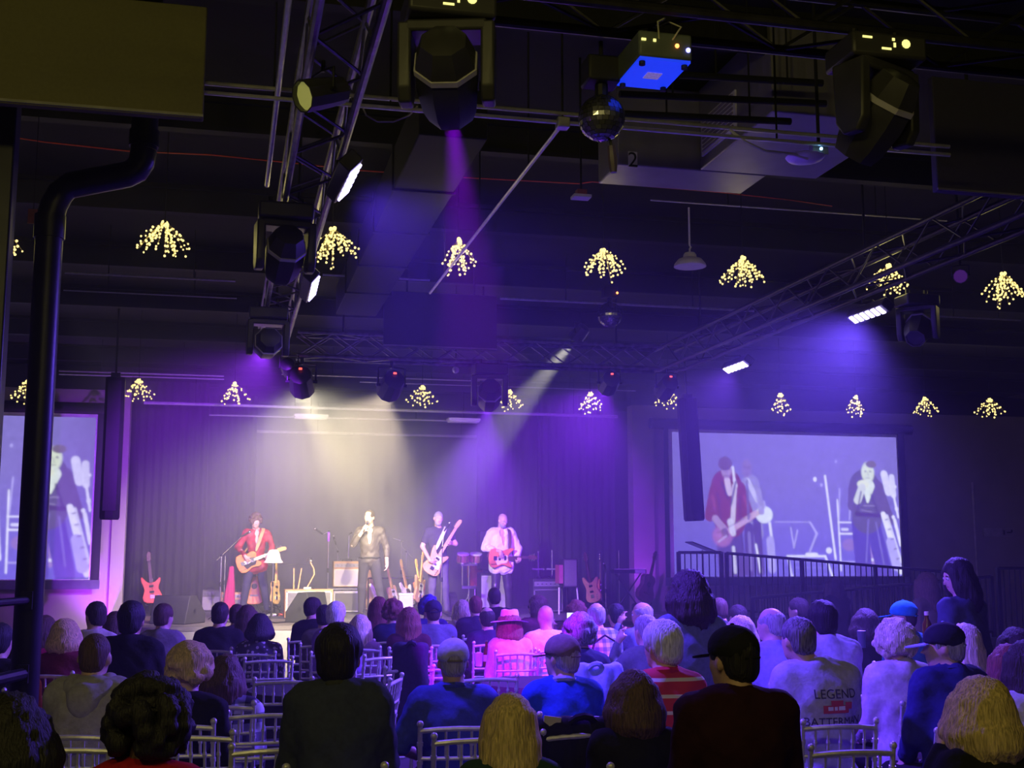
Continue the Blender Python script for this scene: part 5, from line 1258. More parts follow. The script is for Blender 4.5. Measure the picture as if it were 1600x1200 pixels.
# microphones and amplifiers around the singer
p = Vector((atY(511, 960, 20.9).x, 20.9, SZ)); mic_stand('tall microphone stand with purple sleeve left of the singer', p, 1.42, Vector((-.10, 0, -.04)), (-.6, -.2, .4), sleeve=mat('purple_foam', (.25, .05, .7), .7))
mic_stand('microphone stand between the purple sleeve stand and the singer', Vector((atY(526, 960, 22.6).x, 22.6, SZ)), 1.10, Vector((-.04, 0, .12)), (-.2, -.2, .6))
p = Vector((atY(541, 960, 22.5).x, 22.5, SZ))
amp('pale amplifier on the floor behind the singer', p, (.50, .30, .38), M_SILV, M_GRILLE, panel=False, trim=M_PEARL)
amp('tan combo amplifier stacked behind the singer', p + Vector((0, 0, .45)), (.52, .28, .46), M_TWEED, M_SILV, trim=M_CREAM)
tag(MB().box((p.x, p.y, SZ + .425), (.70, .4, .03)).cyl((p.x - .32, p.y - .17, SZ), (p.x - .32, p.y - .17, SZ + .41), .012).cyl((p.x + .32, p.y - .17, SZ), (p.x + .32, p.y - .17, SZ + .41), .012).cyl((p.x - .32, p.y + .17, SZ), (p.x - .32, p.y + .17, SZ + .41), .012).cyl((p.x + .32, p.y + .17, SZ), (p.x + .32, p.y + .17, SZ + .41), .012).build('amplifier_table', M_CHROME), 'metal table carrying the tan amplifier behind the singer', 'table')
amp('upright tan speaker cabinet seen between the legs of the singer', Vector((atY(577, 960, 23.0).x, 23.0, SZ)), (.34, .3, .92), M_TWEED, M_TWEED, panel=False, trim=M_CREAM)
t = thing('sculpted_microphone', 'short stand with clip microphone on the tan amplifier', 'microphone', p + Vector((.02, 0, .45 + .475 + .045)))
MB().cyl((0, 0, -.02), (0, 0, .42), .012).build('pole', M_CHROME, t); MB().box((0, 0, -.01), (.3, .14, .02)).build('foot', M_BLACK, t); MB().tube([(0, 0, .40), (.02, 0, .45), (.06, 0, .47)], .012, 6).build('clip', M_BLACK, t)
# rack of guitars right of the singer
gx = atY(618, 960, 21.8).x
t = thing('guitar_rack', 'long black floor rack holding guitars right of the singer', 'rack', (gx + .05, 22.0, SZ))
MB().cyl((-.5, -.12, .05), (.5, -.12, .05), .014).cyl((-.5, .12, .05), (.5, .12, .05), .014).build('base_rail', M_BLKMET, t); MB().cyl((-.5, .18, .62), (.5, .18, .62), .014).build('top_rail', M_BLKMET, t)
for s in (-1, 1): MB().tube([(s * .5, -.14, .012), (s * .5, .12, .05), (s * .5, .18, .62)], .014, 6).build('side_frame', M_BLKMET, t)
for k, (dx, tl, bm, lab, kd) in enumerate(((-.34, -.28, M_CREAM, 'leaning cream electric guitar at the left of the rack', 'double'), (-.08, -.22, M_NATUR, 'leaning natural wood guitar second in the rack', 'single'), (.18, -.20, M_PEARL, 'leaning white electric guitar third in the rack', 'double'), (.42, -.14, M_BURST, 'sunburst guitar at the right end of the rack', 'double'))):
    guitar(lab, axes((tl, .18, 1), (.75, -.66, .1), (gx + .05 + dx, 21.93, SZ + .30)), kd, bm, M_MAPLE, M_PEARL if k != 2 else M_BLACK)
mic_stand('cymbal style stand with clips behind the guitar rack', Vector((atY(626, 960, 23.2).x, 23.2, SZ)), 1.30, Vector((-.16, 0, .05)), mic=False)
mic_stand('slender stand right of the rack with a boom slanting down', Vector((atY(634, 960, 23.0).x, 23.0, SZ)), 1.1, Vector((.35, 0, -.36)), mic=False)
t = thing('equipment_case', 'pale box with white lid in front of the guitar rack', 'case', (atY(633, 960, 21.2).x, 21.2, SZ)); MB().box((0, 0, .17), (.24, .22, .34)).build('box', M_SILV, t, bevel=.01); MB().box((0, 0, .36), (.25, .23, .04)).build('lid', M_PEARL, t, bevel=.006)
stood_guitar('ornate guitar on a stand just left of the bass player', 654, 958, 'double', M_NATUR, tilt=.10, Y=21.3, face=.9, neckm=M_MAPLE, guard=M_PEARL)
mic_stand('microphone stand with boom before the bass player', Vector((atY(690, 960, 19.6).x, 19.6, SZ)), 1.15, Vector((.03, 0, .26)), (.35, -.3, .6))
t = thing('snare_drum', 'pale round drum standing on its edge right of the bass player', 'drum', Vector((atY(704, 955, 22.2).x, 22.2, SZ)))
MB().cyl((-.07, 0, .185), (.07, .03, .185), .18, n=28).build('shell', M_CHROME, t); MB().cyl((-.075, 0, .185), (-.071, 0, .185), .17, n=28).build('drum_head', M_PEARL, t); MB().cyl((-.085, 0, .185), (-.06, 0, .185), .185, n=28).build('hoop', M_CHROME, t)
# timbales
p = Vector((atY(733, 955, 21.6).x, 21.6, SZ)); t = thing('timbales', 'pair of copper shell timbales on a chrome stand', 'drums', p)
M_COPPER = mat('copper_shell', (.62, .32, .22), .3, metal=.6)
for s in (-1, 1):
    c = Vector((s * .118, 0, .98)); R = Matrix.Translation(c) @ Matrix.Rotation(.25, 4, 'X')
    sh = MB().lathe([(.102, -.075), (.102, .075)], 24, R).build('shell', M_COPPER, t); MB().lathe([(.11, .06), (.11, .085), (.10, .088), (.001, .085)], 24, R).build('drum_head', M_PEARL, sh); MB().lathe([(.109, -.085), (.109, -.065)], 24, R).build('hoop', M_CHROME, sh)
    for k in range(6):
        a = k * PI / 3; MB().cyl(R @ Vector((.112 * math.cos(a), .112 * math.sin(a), -.06)), R @ Vector((.112 * math.cos(a), .112 * math.sin(a), .06)), .008, n=5).build('lug', M_CHROME, sh)
MB().cyl((0, .02, .05), (0, .02, 1.0), .016).cyl((-.12, .02, .5), (-.12, .02, .84), .013).build('pole', M_CHROME, t); MB().box((0, .02, .46), (.26, .05, .05)).box((0, .02, .86), (.3, .04, .04)).build('cross_bar', M_CHROME, t)
for a in (.6, 2.7, 4.8): MB().cyl((0, .02, .30), (.26 * math.cos(a), .26 * math.sin(a), .012), .012, n=6).build('leg', M_CHROME, t)
t = thing('conga_drum', 'dim hand drum on a stand behind the timbales', 'drum', Vector((atY(742, 950, 22.6).x, 22.6, SZ)))
MB().lathe([(.10, .45), (.14, .60), (.155, .75), (.14, .88)], 20).build('shell', M_BURST, t); MB().lathe([(.148, .86), (.148, .89), (.001, .89)], 20).build('drum_head', M_PEARL, t)
for a in (.3, 2.4, 4.5): MB().cyl((.1 * math.cos(a), .1 * math.sin(a), .5), (.22 * math.cos(a), .22 * math.sin(a), .01), .011, n=6).build('leg', M_CHROME, t)
amp('tall speaker cabinet with white piping behind the white shirted guitarist', Vector((atY(771, 960, 22.3).x, 22.3, SZ)), (.56, .36, .70), M_TOLEX, M_SILV, panel=False, trim=M_PEARL)
amp('small dark amplifier head on the white piped cabinet', Vector((atY(767, 960, 22.3).x, 22.3, SZ + .76)), (.48, .28, .70), M_TOLEX, M_TOLEX, panel=False)
def uplight(label, p, target, col, power, angle):
    t = thing('floor_uplight', label, 'stage light', p); d = (Vector(target) - Vector(p)).normalized(); M = Matrix.Translation((0, 0, .09)) @ d.to_track_quat('Z', 'Y').to_matrix().to_4x4()
    MB().lathe([(.05, -.07), (.07, -.05), (.075, .05), (.068, .055), (.06, .04)], 14, M).build('can', M_BLKMET, t); MB().lathe([(.001, .041), (.06, .041), (.06, .045), (.001, .047)], 14, M).build('lens', glow('uplight_lens', (.4, .1, 1.0), .6), t); MB().box((0, 0, .01), (.16, .12, .02)).build('foot', M_BLKMET, t)
    lamp('SPOT', 'beam', Vector(p) + Vector((0, 0, .09)) + d * .07, col, power, target, angle, 1.0, .05, t)
uplight('purple uplight on the floor left of the stage', (-2.05, 21.2, 0), (-1.9, 22.0, 1.9), (.36, .03, 1.0), 190, 80)
uplight('purple uplight on the stage end by the right pilaster', (7.3, 21.3, SZ), (7.7, 22.0, 2.0), (.36, .04, 1.0), 30, 80)
# right part of the stage
p = Vector((atY(853, 960, 21.6).x, 21.6, SZ)); amp('large dark amplifier with thin pale piping at the right of the stage', p, (.56, .34, .60), M_TOLEX, M_TOLEX, trim=M_GALV)
for dx, hh, lab in ((-.14, .44, 'left'), (.12, .46, 'right')):
    t = thing('clip_stand', lab + ' slim stand on the large dark amplifier', 'stand', p + Vector((dx, 0, .66))); MB().cyl((0, 0, -.005), (0, 0, hh), .013).build('pole', M_GALV, t); MB().box((0, 0, .12), (.22, .04, .03)).build('bar', M_GALV, t)
p = Vector((atY(883, 958, 20.8).x, 20.8, SZ)); t = thing('speaker_on_stand', 'dark loudspeaker with reddish side on slim bright legs at the right of the stage', 'speaker', p)
MB().box((.06, 0, .72), (.26, .28, .50)).build('cabinet', M_TOLEX, t, bevel=.01); MB().box((-.105, 0, .70), (.07, .26, .32)).build('side_panel', mat('dull_red_panel', (.38, .08, .16), .6), t); MB().box((.06, -.145, .72), (.22, .01, .44)).build('grille', M_GRILLE, t)
for x, y, m_ in ((-.12, -.1, M_WHITEP), (.05, .1, M_BLKMET), (.20, -.1, M_WHITEP)): MB().cyl((x * 1.15, y, .01), (x, y * .5, .47), .014).build('leg', m_, t)
stood_guitar('dark necked electric guitar with pale body at the right of the stage', 925, 960, 'double', M_NATUR, tilt=-.16, Y=20.6, face=-1.0)
stood_guitar('yellow electric guitar upright at the right of the stage', 936, 960, 'single', M_TELE, tilt=.05, Y=21.3, face=1.15, guard=M_BLACK)
mic_stand('thin microphone stand right of the two upright guitars', Vector((atY(947, 958, 20.7).x, 20.7, SZ)), .72, None, (-.2, -.2, .8))
p = Vector((atY(982, 958, 21.2).x, 21.2, SZ)); t = thing('keyboard', 'keyboard on a cross legged stand at the right end of the stage', 'keyboard', p)
MB().box((0, 0, .74), (.62, .26, .07)).build('case', M_BLKMET, t, bevel=.008); MB().box((.02, -.06, .778), (.56, .12, .012)).build('keys', M_PEARL, t); MB().box((.19, -.1315, .74), (.2, .004, .06)).build('end_panel', M_SILV, t)
for s in (-1, 1): MB().cyl((s * .25, s * .02, .70), (-s * .25, s * .02, .015), .014).build('cross_leg', M_BLKMET, t)
mic_stand('dim tall stand behind the keyboard', Vector((atY(968, 955, 22.2).x, 22.2, SZ)), 1.12, mic=False)
p = Vector((atY(1008, 950, 20.7).x, 20.7, SZ)); guitar_stand('black stand under the dark acoustic guitar', p)
guitar('dark acoustic guitar leaning at the right end of the stage', axes((.30, .12, 1), (.45, -.85, .12), p + Vector((0, -.07, .46))), 'acoustic', mat('dark_top', (.12, .05, .07), .3), name='acoustic_guitar')
for i, pts in enumerate(([(330, 968), (360, 972), (400, 969), (430, 973), (470, 970)], [(560, 970), (600, 973), (640, 969), (690, 972)], [(690, 969), (730, 973), (780, 970), (830, 974), (880, 970)])):
    cable('black cable lying on the stage, %s stretch' % ('left', 'middle', 'right')[i], [atZ(x, y, SZ + .01) for x, y in pts], .01, M_BLACK)

# ================================================================== the four performers
def standing(h=1.78):
    k = h / 1.78
    J = dict(pelvis=V3(0, 0, .96), chest=V3(0, .0, 1.28), neck=V3(0, .0, 1.49), head=V3(0, .035, 1.665), sh=[V3(.185, 0, 1.435), V3(-.185, 0, 1.435)], hip=[V3(.085, 0, .92), V3(-.085, 0, .92)], kn=[V3(.115, .03, .50), V3(-.115, .03, .50)], an=[V3(.14, 0, .095), V3(-.14, 0, .095)],
             el=[V3(.26, -.02, 1.15), V3(-.26, -.02, 1.15)], wr=[V3(.27, .1, .92), V3(-.27, .1, .92)])
    if k != 1:
        for q in J: J[q] = [v * V3(1, 1, k) for v in J[q]] if isinstance(J[q], list) else J[q] * V3(1, 1, k)
    return J
HP = .0105
# singer
J = standing(1.76); J['head'] = V3(.015, .04, 1.65); J['turn'] = (math.radians(-22), .02, 0)
J['el'][0] = V3(.27, .15, 1.20); J['wr'][0] = V3(.115, .235, 1.42); J['hand'] = {0: ((-.55, .1, .75), (-.3, -.9, .1), (-.6, .2, -.6), .95), 1: ((.0, .25, -1), (.8, .1, 0), (0, 1, .2), .5)}
J['el'][1] = V3(-.27, -.02, 1.14); J['wr'][1] = V3(-.285, .07, .90); J['kn'] = [V3(.12, .03, .50), V3(-.16, .06, .50)]; J['an'] = [V3(.13, 0, .095), V3(-.24, .03, .095)]
p0 = atZ(576, 966, SZ)
M_BLKSH = cloth('glossy_black_shirt', (.055, .045, .045), .5); M_BLKJ = cloth('black_jeans', (.04, .035, .045))
sg = figure('singer in open black shirt and black jeans holding a microphone to his mouth', p0, PI - .12, J, dict(top=M_BLKSH, legs=M_BLKJ, skin='fair', hair='receding', hairc='dark', face=True, open=True, sleeve=1.55, wrinkle=.012, width=.96), h=HP)
MB().tube([(-.17, 0, .985), (-.12, .115, .985), (0, .135, .985), (.12, .115, .985), (.17, 0, .985), (.12, -.115, .985), (0, -.13, .985), (-.12, -.115, .985), (-.17, 0, .985)], .016, 6).build('belt', M_SHOE, sg)
Rg = Matrix.Translation(p0) @ Matrix.Rotation(PI - .12, 4, 'Z')
a = Rg @ Vector((.095, .265, 1.43)); b = Rg @ Vector((.035, .185, 1.575))
t = thing('microphone', 'handheld microphone in the hand of the singer', 'microphone', a); d = b - a
MB().cyl(d * -.2, d * .8, .011, .017).build('handle', M_BLACK, t); MB().ball(d * .93, .026, 10, 7).build('grille', M_CHROME, t)
# guitarists: guitar placed in the person's frame, then hands on it
def player(label, px, ybase, rz, J, look, o, x, n, kind, bm, glabel, neckm, guard, strapm, h=HP, long=0.0, fret=.34, head='six', sp=.0):
    p0 = atZ(px, ybase, SZ); o = V3(*o); x = unit(x); n = unit(np.asarray(n, float)); n = unit(n - x * (n @ x))
    z = np.cross(x, n)
    J['wr'][0] = o - x * .02 - z * .115 + n * .075; d0 = unit(z * .9 + x * .25 - n * .2)
    J['wr'][1] = o + x * fret + z * .055 + n * .01 + V3(0, 0, -.0); d1 = unit(-z * .6 + n * .35 + x * .1)
    J['hand'] = {0: (d0, -n, x, .45), 1: (unit(-z * .25 + n * .9), -z, -x, .9)}
    J['wr'][1] = o + x * fret + z * .075 - n * .05
    t = figure(label, p0, rz, J, look, h=h)
    Mw = Matrix.Translation(p0) @ Matrix.Rotation(rz, 4, 'Z') @ axes(x, n, o)
    g = guitar(glabel, Mw, kind, bm, neckm, guard, long, head=head)
    # strap belongs to the guitar; drawn over the left shoulder
    s0 = o - x * .20; s1 = o + x * .16 - z * .1
    sh = J['sh'][1] * .62 + J['neck'] * .38 + V3(0, 0, .075)
    inv = (axes(x, n, o)).inverted()
    pts = [s1 + n * .01, s1 * .5 + sh * .5 + V3(0, .105, .03), sh + V3(0, .075, -.015), sh, sh + V3(.02, -.09, -.03), (sh + s0) * .5 + V3(.02, -.15, .0), s0 + V3(.03, -.05, 0)]
    vs = []; fs = []
    for k, q in enumerate(pts):
        tn = Vector(pts[min(k + 1, len(pts) - 1)] - pts[max(k - 1, 0)]); sd = tn.cross(Vector((0, 1, .3) if k < 3 else (0, 0, 1))).normalized() * .032
        for s in (-1, 1): vs.append(inv @ (Vector(q) + sd * s))
    for k in range(len(pts) - 1): fs.append((2 * k, 2 * k + 1, 2 * k + 3, 2 * k + 2))
    so = MB().add(vs, fs).build('strap', strapm, g); q = so.modifiers.new('thickness', 'SOLIDIFY'); q.thickness = .006; q.offset = 0
    su = so.modifiers.new('round', 'SUBSURF'); su.levels = 2; su.render_levels = 2
    return t
J = standing(1.74); J['turn'] = (math.radians(8), .42, 0); J['head'] = V3(.03, .075, 1.615); J['el'] = [V3(.30, -.02, 1.16), V3(-.27, .06, 1.17)]; J['kn'] = [V3(.15, .04, .50), V3(-.15, .02, .49)]; J['an'] = [V3(.20, .0, .095), V3(-.22, .0, .095)]
M_VELV = mat('red_velvet', (.33, .015, .03), .55, vary=.35, scale=9, bump=.2)
player('guitarist in red velvet jacket and dark flared trousers looking down', 397, 962, PI + .1, J, dict(top=M_VELV, jacket=True, legs=cloth('blue_black_flares', (.04, .035, .08)), skin='fair', hair='curly', hairlen=.0, hairc='brown', face=True, open=True, long=True, loose=.014, width=.95, wrinkle=.011), (.15, .20, .92), (-.93, .06, .36), (.05, 1, -.10), 'single', M_TELE, 'amber single cutaway guitar played by the man in red velvet', M_MAPLE, M_BLACK, mat('tan_strap', (.60, .36, .14), .7), head='line')
J = standing(1.76); J['turn'] = (math.radians(-5), .22, -.1); J['head'] = V3(.02, .05, 1.645); J['el'] = [V3(.27, -.03, 1.17), V3(-.27, .10, 1.22)]; J['an'] = [V3(.12, .0, .095), V3(-.16, .0, .095)]
player('bass player in dark t-shirt with a broad white strap', 684, 964, PI + .12, J, dict(top=cloth('dark_tee', (.05, .045, .06)), legs=cloth('grey_jeans', (.10, .09, .12)), skin='fair', hair='crop', hairc='grey', beard='grey', face=True, sleeve=.62), (.12, .19, .90), (-.52, .02, .85), (0, 1, -.10), 'double', M_NATUR, 'natural wood bass guitar with upward neck', M_MAPLE, M_PEARL, mat('white_strap', (.80, .78, .76), .7), long=.17, fret=.42, head='line')
J = standing(1.74); J['turn'] = (math.radians(12), .40, 0); J['head'] = V3(.0, .075, 1.62); J['el'] = [V3(.29, -.02, 1.16), V3(-.28, .05, 1.14)]
player('bald guitarist in loose white shirt and black leather trousers', 783, 962, PI + .15, J, dict(top=cloth('white_shirt', (.80, .78, .78)), legs=mat('black_leather_trousers', (.03, .027, .03), .3), skin='fair', beard='grey', face=True, open=True, long=True, loose=.035, sleeve=1.45, width=1.06, wrinkle=.012), (.10, .21, .98), (-1, .03, .02), (0, 1, -.06), 'double', M_BURST, 'sunburst electric guitar of the white shirted guitarist', M_ROSE, M_PEARL, mat('dark_strap', (.12, .06, .05), .6), fret=.33)

# ================================================================== silver bamboo-style chairs
M_SILVER = mat('silver_painted_wood', (.62, .60, .61), .32, metal=.3, vary=.12, scale=30)
M_CUSH = mat('black_seat_cushion', (.02, .02, .022), .8)
def chair_back(z):                       # y of the back line at height z
    return -.195 - .075 * max(0.0, (z - .45) / .47)
def make_chair():
    t = thing('banquet_chair', 'x', 'chair')
    def ringed(mb, a, b, r, n=3):
        a, b = Vector(a), Vector(b); mb.cyl(a, b, r, n=8)
        for k in range(1, n + 1):
            p = a + (b - a) * (k / (n + 1)); d = (b - a).normalized() * .010; mb.cyl(p - d, p + d, r * 1.28, n=8)
        return mb
    for s in (-1, 1):
        mb = MB().cyl((s * .185, -.185, 0), (s * .190, -.195, .45), .013, .016, n=8)
        ringed(mb, (s * .190, chair_back(.45), .45), (s * .195, chair_back(.91), .91), .0125, 4); mb.ball((s * .195, chair_back(.92), .918), .018, 8, 6)
        mb.build('back_post', M_SILVER, t)
        ringed(MB(), (s * .19, .185, 0), (s * .195, .185, .42), .014, 3).build('front_leg', M_SILVER, t)
        MB().cyl((s * .19, -.19, .20), (s * .19, .185, .20), .009, n=6).build('stretcher', M_SILVER, t)
    MB().cyl((-.19, .185, .24), (.19, .185, .24), .009, n=6).build('stretcher', M_SILVER, t); MB().cyl((-.185, -.19, .24), (.185, -.19, .24), .009, n=6).build('stretcher', M_SILVER, t)
    def rail(z, r, name):
        pts = [(x, chair_back(z) - .018 * (1 - (x / .195) ** 2), z + (.012 * (1 - (x / .195) ** 2) if z > .85 else 0)) for x in (-.193, -.1, 0, .1, .193)]
        MB().tube(pts, r, 8).build(name, M_SILVER, t)
    rail(.882, .0135, 'top_rail')
    for z in (.745, .665, .585): rail(z, .0105, 'cross_rail')
    for k in range(5):
        x = -.13 + .065 * k; o = .016 * (1 - (x / .195) ** 2); mb = ringed(MB(), (x, chair_back(.745) - o, .745), (x, chair_back(.885) - o, .888), .0072, 1)
        mb.ball((x, chair_back(.815) - o, .815), .0115, 6, 5); mb.build('spindle', M_SILVER, t)
    MB().box((0, 0, .42), (.41, .41, .035)).build('seat', M_SILVER, t, bevel=.01)
    MB().box((0, 0, .4475), (.38, .38, .02)).build('cushion', M_CUSH, t, bevel=.008)
    return t
CHAIR0 = make_chair(); CH_USED = [False]
def place_chair(x, y, rz, label, group):
    c = CHAIR0 if not CH_USED[0] else copy_tree(CHAIR0)
    CH_USED[0] = True
    c.location = (x, y, 0); c.rotation_euler = (0, 0, rz); c['label'] = label; c['group'] = group
    return c

# ================================================================== the audience
C_ = cloth
FACE = (2.8, 21.0)
def guest(px, yt, D, short, look, turn=0, drz=0, **kw):
    p = atD(px, yt, D); rz = -math.degrees(math.atan2(FACE[0] - p.x, FACE[1] - p.y)) * .8 + drz
    n0 = len(CHAIRS)
    t = seated(px, yt, D, look, ('guest standing, ' if kw.get('stand') else 'seated guest, ') + short, turn, rz, **kw)
    if len(CHAIRS) > n0:
        x, y, a = CHAIRS[-1]; place_chair(x, y, a, 'silver bamboo style chair under the guest with ' + look.get('key', short), 'silver chairs taken by guests')
    return t
L = dict
BLK = C_('black', (.012, .012, .015)); NAVY = C_('navy', (.02, .025, .09)); DKG = C_('dark_green', (.02, .05, .035)); WHT = C_('white', (.72, .70, .72)); LIL = C_('pale_lilac', (.62, .55, .68))
# nearest rows
guest(20, 1088, 4.00, 'dark hair, black top, at the bottom left corner', L(top=BLK, hair='wavy', hairc='black', hairvol=1.15, skin='mid', key='dark hair at the bottom left corner'))
guest(235, 1062, 4.40, 'big round black hair and red top, bottom left', L(top=C_('bright_red', (.42, .012, .015)), hair='afro', hairc='black', hairvol=1.0, skin='dark', key='big round black hair'))
guest(797, 1080, 4.80, 'straight blond shoulder length hair, dark green jacket', L(top=DKG, hair='long', hairc='blond', hairlen=.17, key='straight blond hair'))
guest(1527, 1058, 4.60, 'yellow blond bob and black top, hand at cheek', L(top=BLK, hair='bob', hairc='blond', hairlen=.10, hairvol=1.1, key='yellow blond bob'), arms='chin', turn=18)
guest(990, 1043, 5.28, 'smooth brown bob, black jacket', L(top=BLK, hair='bob', hairc='brown', hairlen=.11, jacket=True, key='smooth brown bob'))
guest(1143, 976, 4.82, 'broad man in dark maroon sweater and black cap', L(top=C_('dark_maroon', (.026, .006, .012)), hair='short', hairc='black', cap=C_('black_cap', (.012, .012, .014)), width=1.22, skin='tan', key='dark maroon sweater'), turn=25, hs=1.05)
guest(532, 982, 5.28, 'dark thinning hair, olive and navy jacket with upright collar', L(top=C_('olive_navy', (.045, .055, .085)), jacket=True, hair='short', hairc='black', hairvol=1.13, width=1.08, collar=C_('olive', (.05, .055, .03)), skin='tan', loose=.028, key='olive and navy jacket'), turn=-12, hs=1.08)
guest(708, 996, 6.52, 'broad man in blue polo shirt and pale cap', L(top=C_('royal_blue_polo', (.055, .075, .34)), sleeve=.95, hair='crop', hairc='grey', cap=C_('pale_grey_cap', (.52, .52, .58)), brim=C_('olive_strap', (.2, .18, .10)), width=1.2, skin='mid', collar=C_('blue_collar', (.05, .07, .3)), key='blue polo and pale cap'), arms='wide')
guest(877, 990, 6.90, 'man in vivid blue jacket and brown cap looking left', L(top=C_('vivid_blue', (.02, .08, .5)), jacket=True, hair='fringe', hairc='grey', cap=C_('brown_cap', (.20, .14, .13)), width=1.1, collar=C_('light_blue_collar', (.3, .36, .6)), key='vivid blue jacket'), turn=38, hs=1.05)
guest(150, 990, 6.23, 'shaved head, pale grey hooded sweatshirt', L(top=C_('heather_grey', (.36, .35, .33)), hood=True, hair='crop', hairc='brown', width=1.08, loose=.03, skin='fair', key='pale grey hood'), hs=1.02)
guest(1472, 972, 6.68, 'navy jacket and dark cap, looking left past the blond curls', L(top=C_('deep_navy_jacket', (.03, .035, .15)), jacket=True, hair='fringe', hairc='grey', cap=C_('dark_navy_cap', (.02, .02, .035)), brim=C_('pale_blue_brim', (.3, .35, .6)), width=1.12, loose=.03, collar=True, key='navy jacket and dark cap'), turn=58, hs=1.05)
guest(297, 1014, 6.57, 'short tousled blond hair, black top', L(top=BLK, hair='perm', hairc='blond', hairvol=1.16, key='short tousled blond hair'))
guest(352, 1020, 7.34, 'wavy brown hair over a black and white checked scarf', L(top=pattern_mat('checked_scarf', 'plaid', ((.02, .02, .03), (.16, .16, .22), (.55, .55, .66)), scale=9), hair='wavy', hairc='brown', hairlen=.24, key='checked scarf'), roll=.25, side=-.3)
guest(1033, 974, 6.20, 'thick white hair, red shirt with white stripes', L(top=pattern_mat('red_striped_shirt', 'stripe', ((.60, .03, .05), (.78, .68, .72)), scale=13), sleeve=.8, hair='short', hairc='white', hairvol=1.12, collar=C_('red_collar', (.6, .03, .05)), key='red striped shirt'), turn=28)
lg = guest(1245, 966, 6.60, 'grey hair, pale lavender shirt printed LEGEND on the back', L(top=C_('lavender_tee', (.46, .44, .62)), sleeve=.75, hair='short', hairc='salt', width=1.14, loose=.028, key='printed lavender shirt'), turn=22, side=-.8, drz=-6)
guest(1397, 977, 7.40, 'short pale blond curls, loose white jacket', L(top=C_('white_jacket', (.66, .60, .66)), jacket=True, hair='perm', hairc='pale', hairvol=1.18, width=1.05, loose=.035, key='white jacket and pale curls'), arms='lap')
guest(1600, 998, 6.16, 'dark hair, white top, at the right edge', L(top=WHT, hair='long', hairc='dark', hairlen=.14, key='white top at the right edge'), turn=15)
# middle rows, left
guest(207, 943, 8.75, 'broad man in black shirt with black hair, at left', L(top=BLK, hair='short', hairc='black', hairvol=1.1, width=1.22, skin='mid', key='broad black shirt'), hs=1.05)
guest(105, 965, 9.19, 'blond bob and dark red top, behind the column at left', L(top=C_('wine', (.16, .02, .03)), hair='bob', hairc='blond', hairlen=.07, key='dark red top'), turn=-35)
guest(150, 941, 10.20, 'dark hair and pale sleeve, head turned left', L(top=C_('bone', (.55, .50, .45)), hair='short', hairc='dark', key='pale sleeve'), turn=50)
guest(182, 954, 11.00, 'brown bob, between two dark haired men at left', L(top=C_('plum', (.10, .05, .10)), hair='bob', hairc='brown', hairlen=.08, key='brown bob at left'))
guest(72, 960, 10.60, 'crimson top, half hidden by the column', L(top=C_('crimson', (.42, .01, .08)), hair='long', hairc='brown', hairlen=.15, key='crimson top'))
guest(24, 998, 8.57, 'orange top between the square post and the column', L(top=C_('orange', (.62, .16, .03)), hair='short', hairc='dark', key='orange top'), turn=-30)
guest(2, 975, 8.05, 'dark jacket at the left edge', L(top=BLK, hair='short', hairc='black', key='dark jacket at the left edge'))
guest(257, 944, 11.00, 'grey shirt before the left stage monitor', L(top=C_('mid_grey', (.20, .18, .19)), hair='short', hairc='brown', key='grey shirt at left'), turn=-15)
guest(345, 942, 11.53, 'black t-shirt, short dark hair, under the red guitarist', L(top=BLK, hair='short', hairc='dark', sleeve=.6, width=1.12, key='black shirt at centre left'))
guest(371, 945, 13.20, 'reddish brown hair, behind the black t-shirt', L(top=C_('dusk', (.07, .05, .06)), hair='short', hairc='brown', key='reddish brown hair'))
guest(387, 944, 12.20, 'long brown hair between dark heads', L(top=C_('cocoa', (.10, .06, .06)), hair='long', hairc='brown', hairlen=.2, key='long brown hair'))
guest(407, 957, 11.07, 'black bob and floral blouse', L(top=pattern_mat('floral', 'floral', ((.03, .025, .04), (.42, .36, .42)), scale=24), hair='bob', hairc='black', hairlen=.05, key='floral blouse'))
# middle rows, centre
guest(490, 934, 12.90, 'black jacket leaning left, dark hair', L(top=BLK, hair='short', hairc='dark', key='black jacket leaning left'), turn=-40, lean=.2)
guest(507, 946, 12.13, 'round dark head beside purple lit white hair', L(top=C_('khaki', (.12, .11, .08)), hair='short', hairc='black', key='round dark head'))
guest(526, 942, 11.06, 'white hair and purple jacket, purple lit', L(top=C_('violet', (.22, .13, .42)), hair='short', hairc='white', hairvol=1.06, key='white hair and purple jacket'), turn=-18)
guest(563, 959, 11.65, 'long straight blond hair, centre', L(top=C_('mauve', (.30, .20, .32)), hair='long', hairc='pale', hairlen=.27, key='long blond hair at centre'))
guest(592, 931, 13.40, 'long auburn hair, behind two other red heads', L(top=C_('rust', (.10, .03, .03)), hair='long', hairc='auburn', hairlen=.24, key='long auburn hair at back'))
guest(614, 940, 12.65, 'fluffy auburn curls, dark blue top', L(top=NAVY, hair='curly', hairc='auburn', hairlen=.06, key='fluffy auburn curls'))
guest(639, 947, 11.57, 'smooth long auburn hair in front of the curls', L(top=C_('black_cherry', (.07, .015, .03)), hair='long', hairc='auburn', hairlen=.25, key='smooth auburn hair'))
guest(677, 937, 12.19, 'grey shirt and dark cap with a badge on its back', L(top=C_('slate', (.14, .14, .22)), hair='crop', hairc='dark', cap=C_('midnight_cap', (.025, .025, .06)), width=1.15, key='dark cap and grey shirt'), hs=1.02)
guest(670, 934, 13.60, 'blue dyed hair behind the dark cap', L(top=C_('indigo', (.06, .05, .3)), hair='curly', hairc='blue', hairlen=0, key='blue dyed hair'))
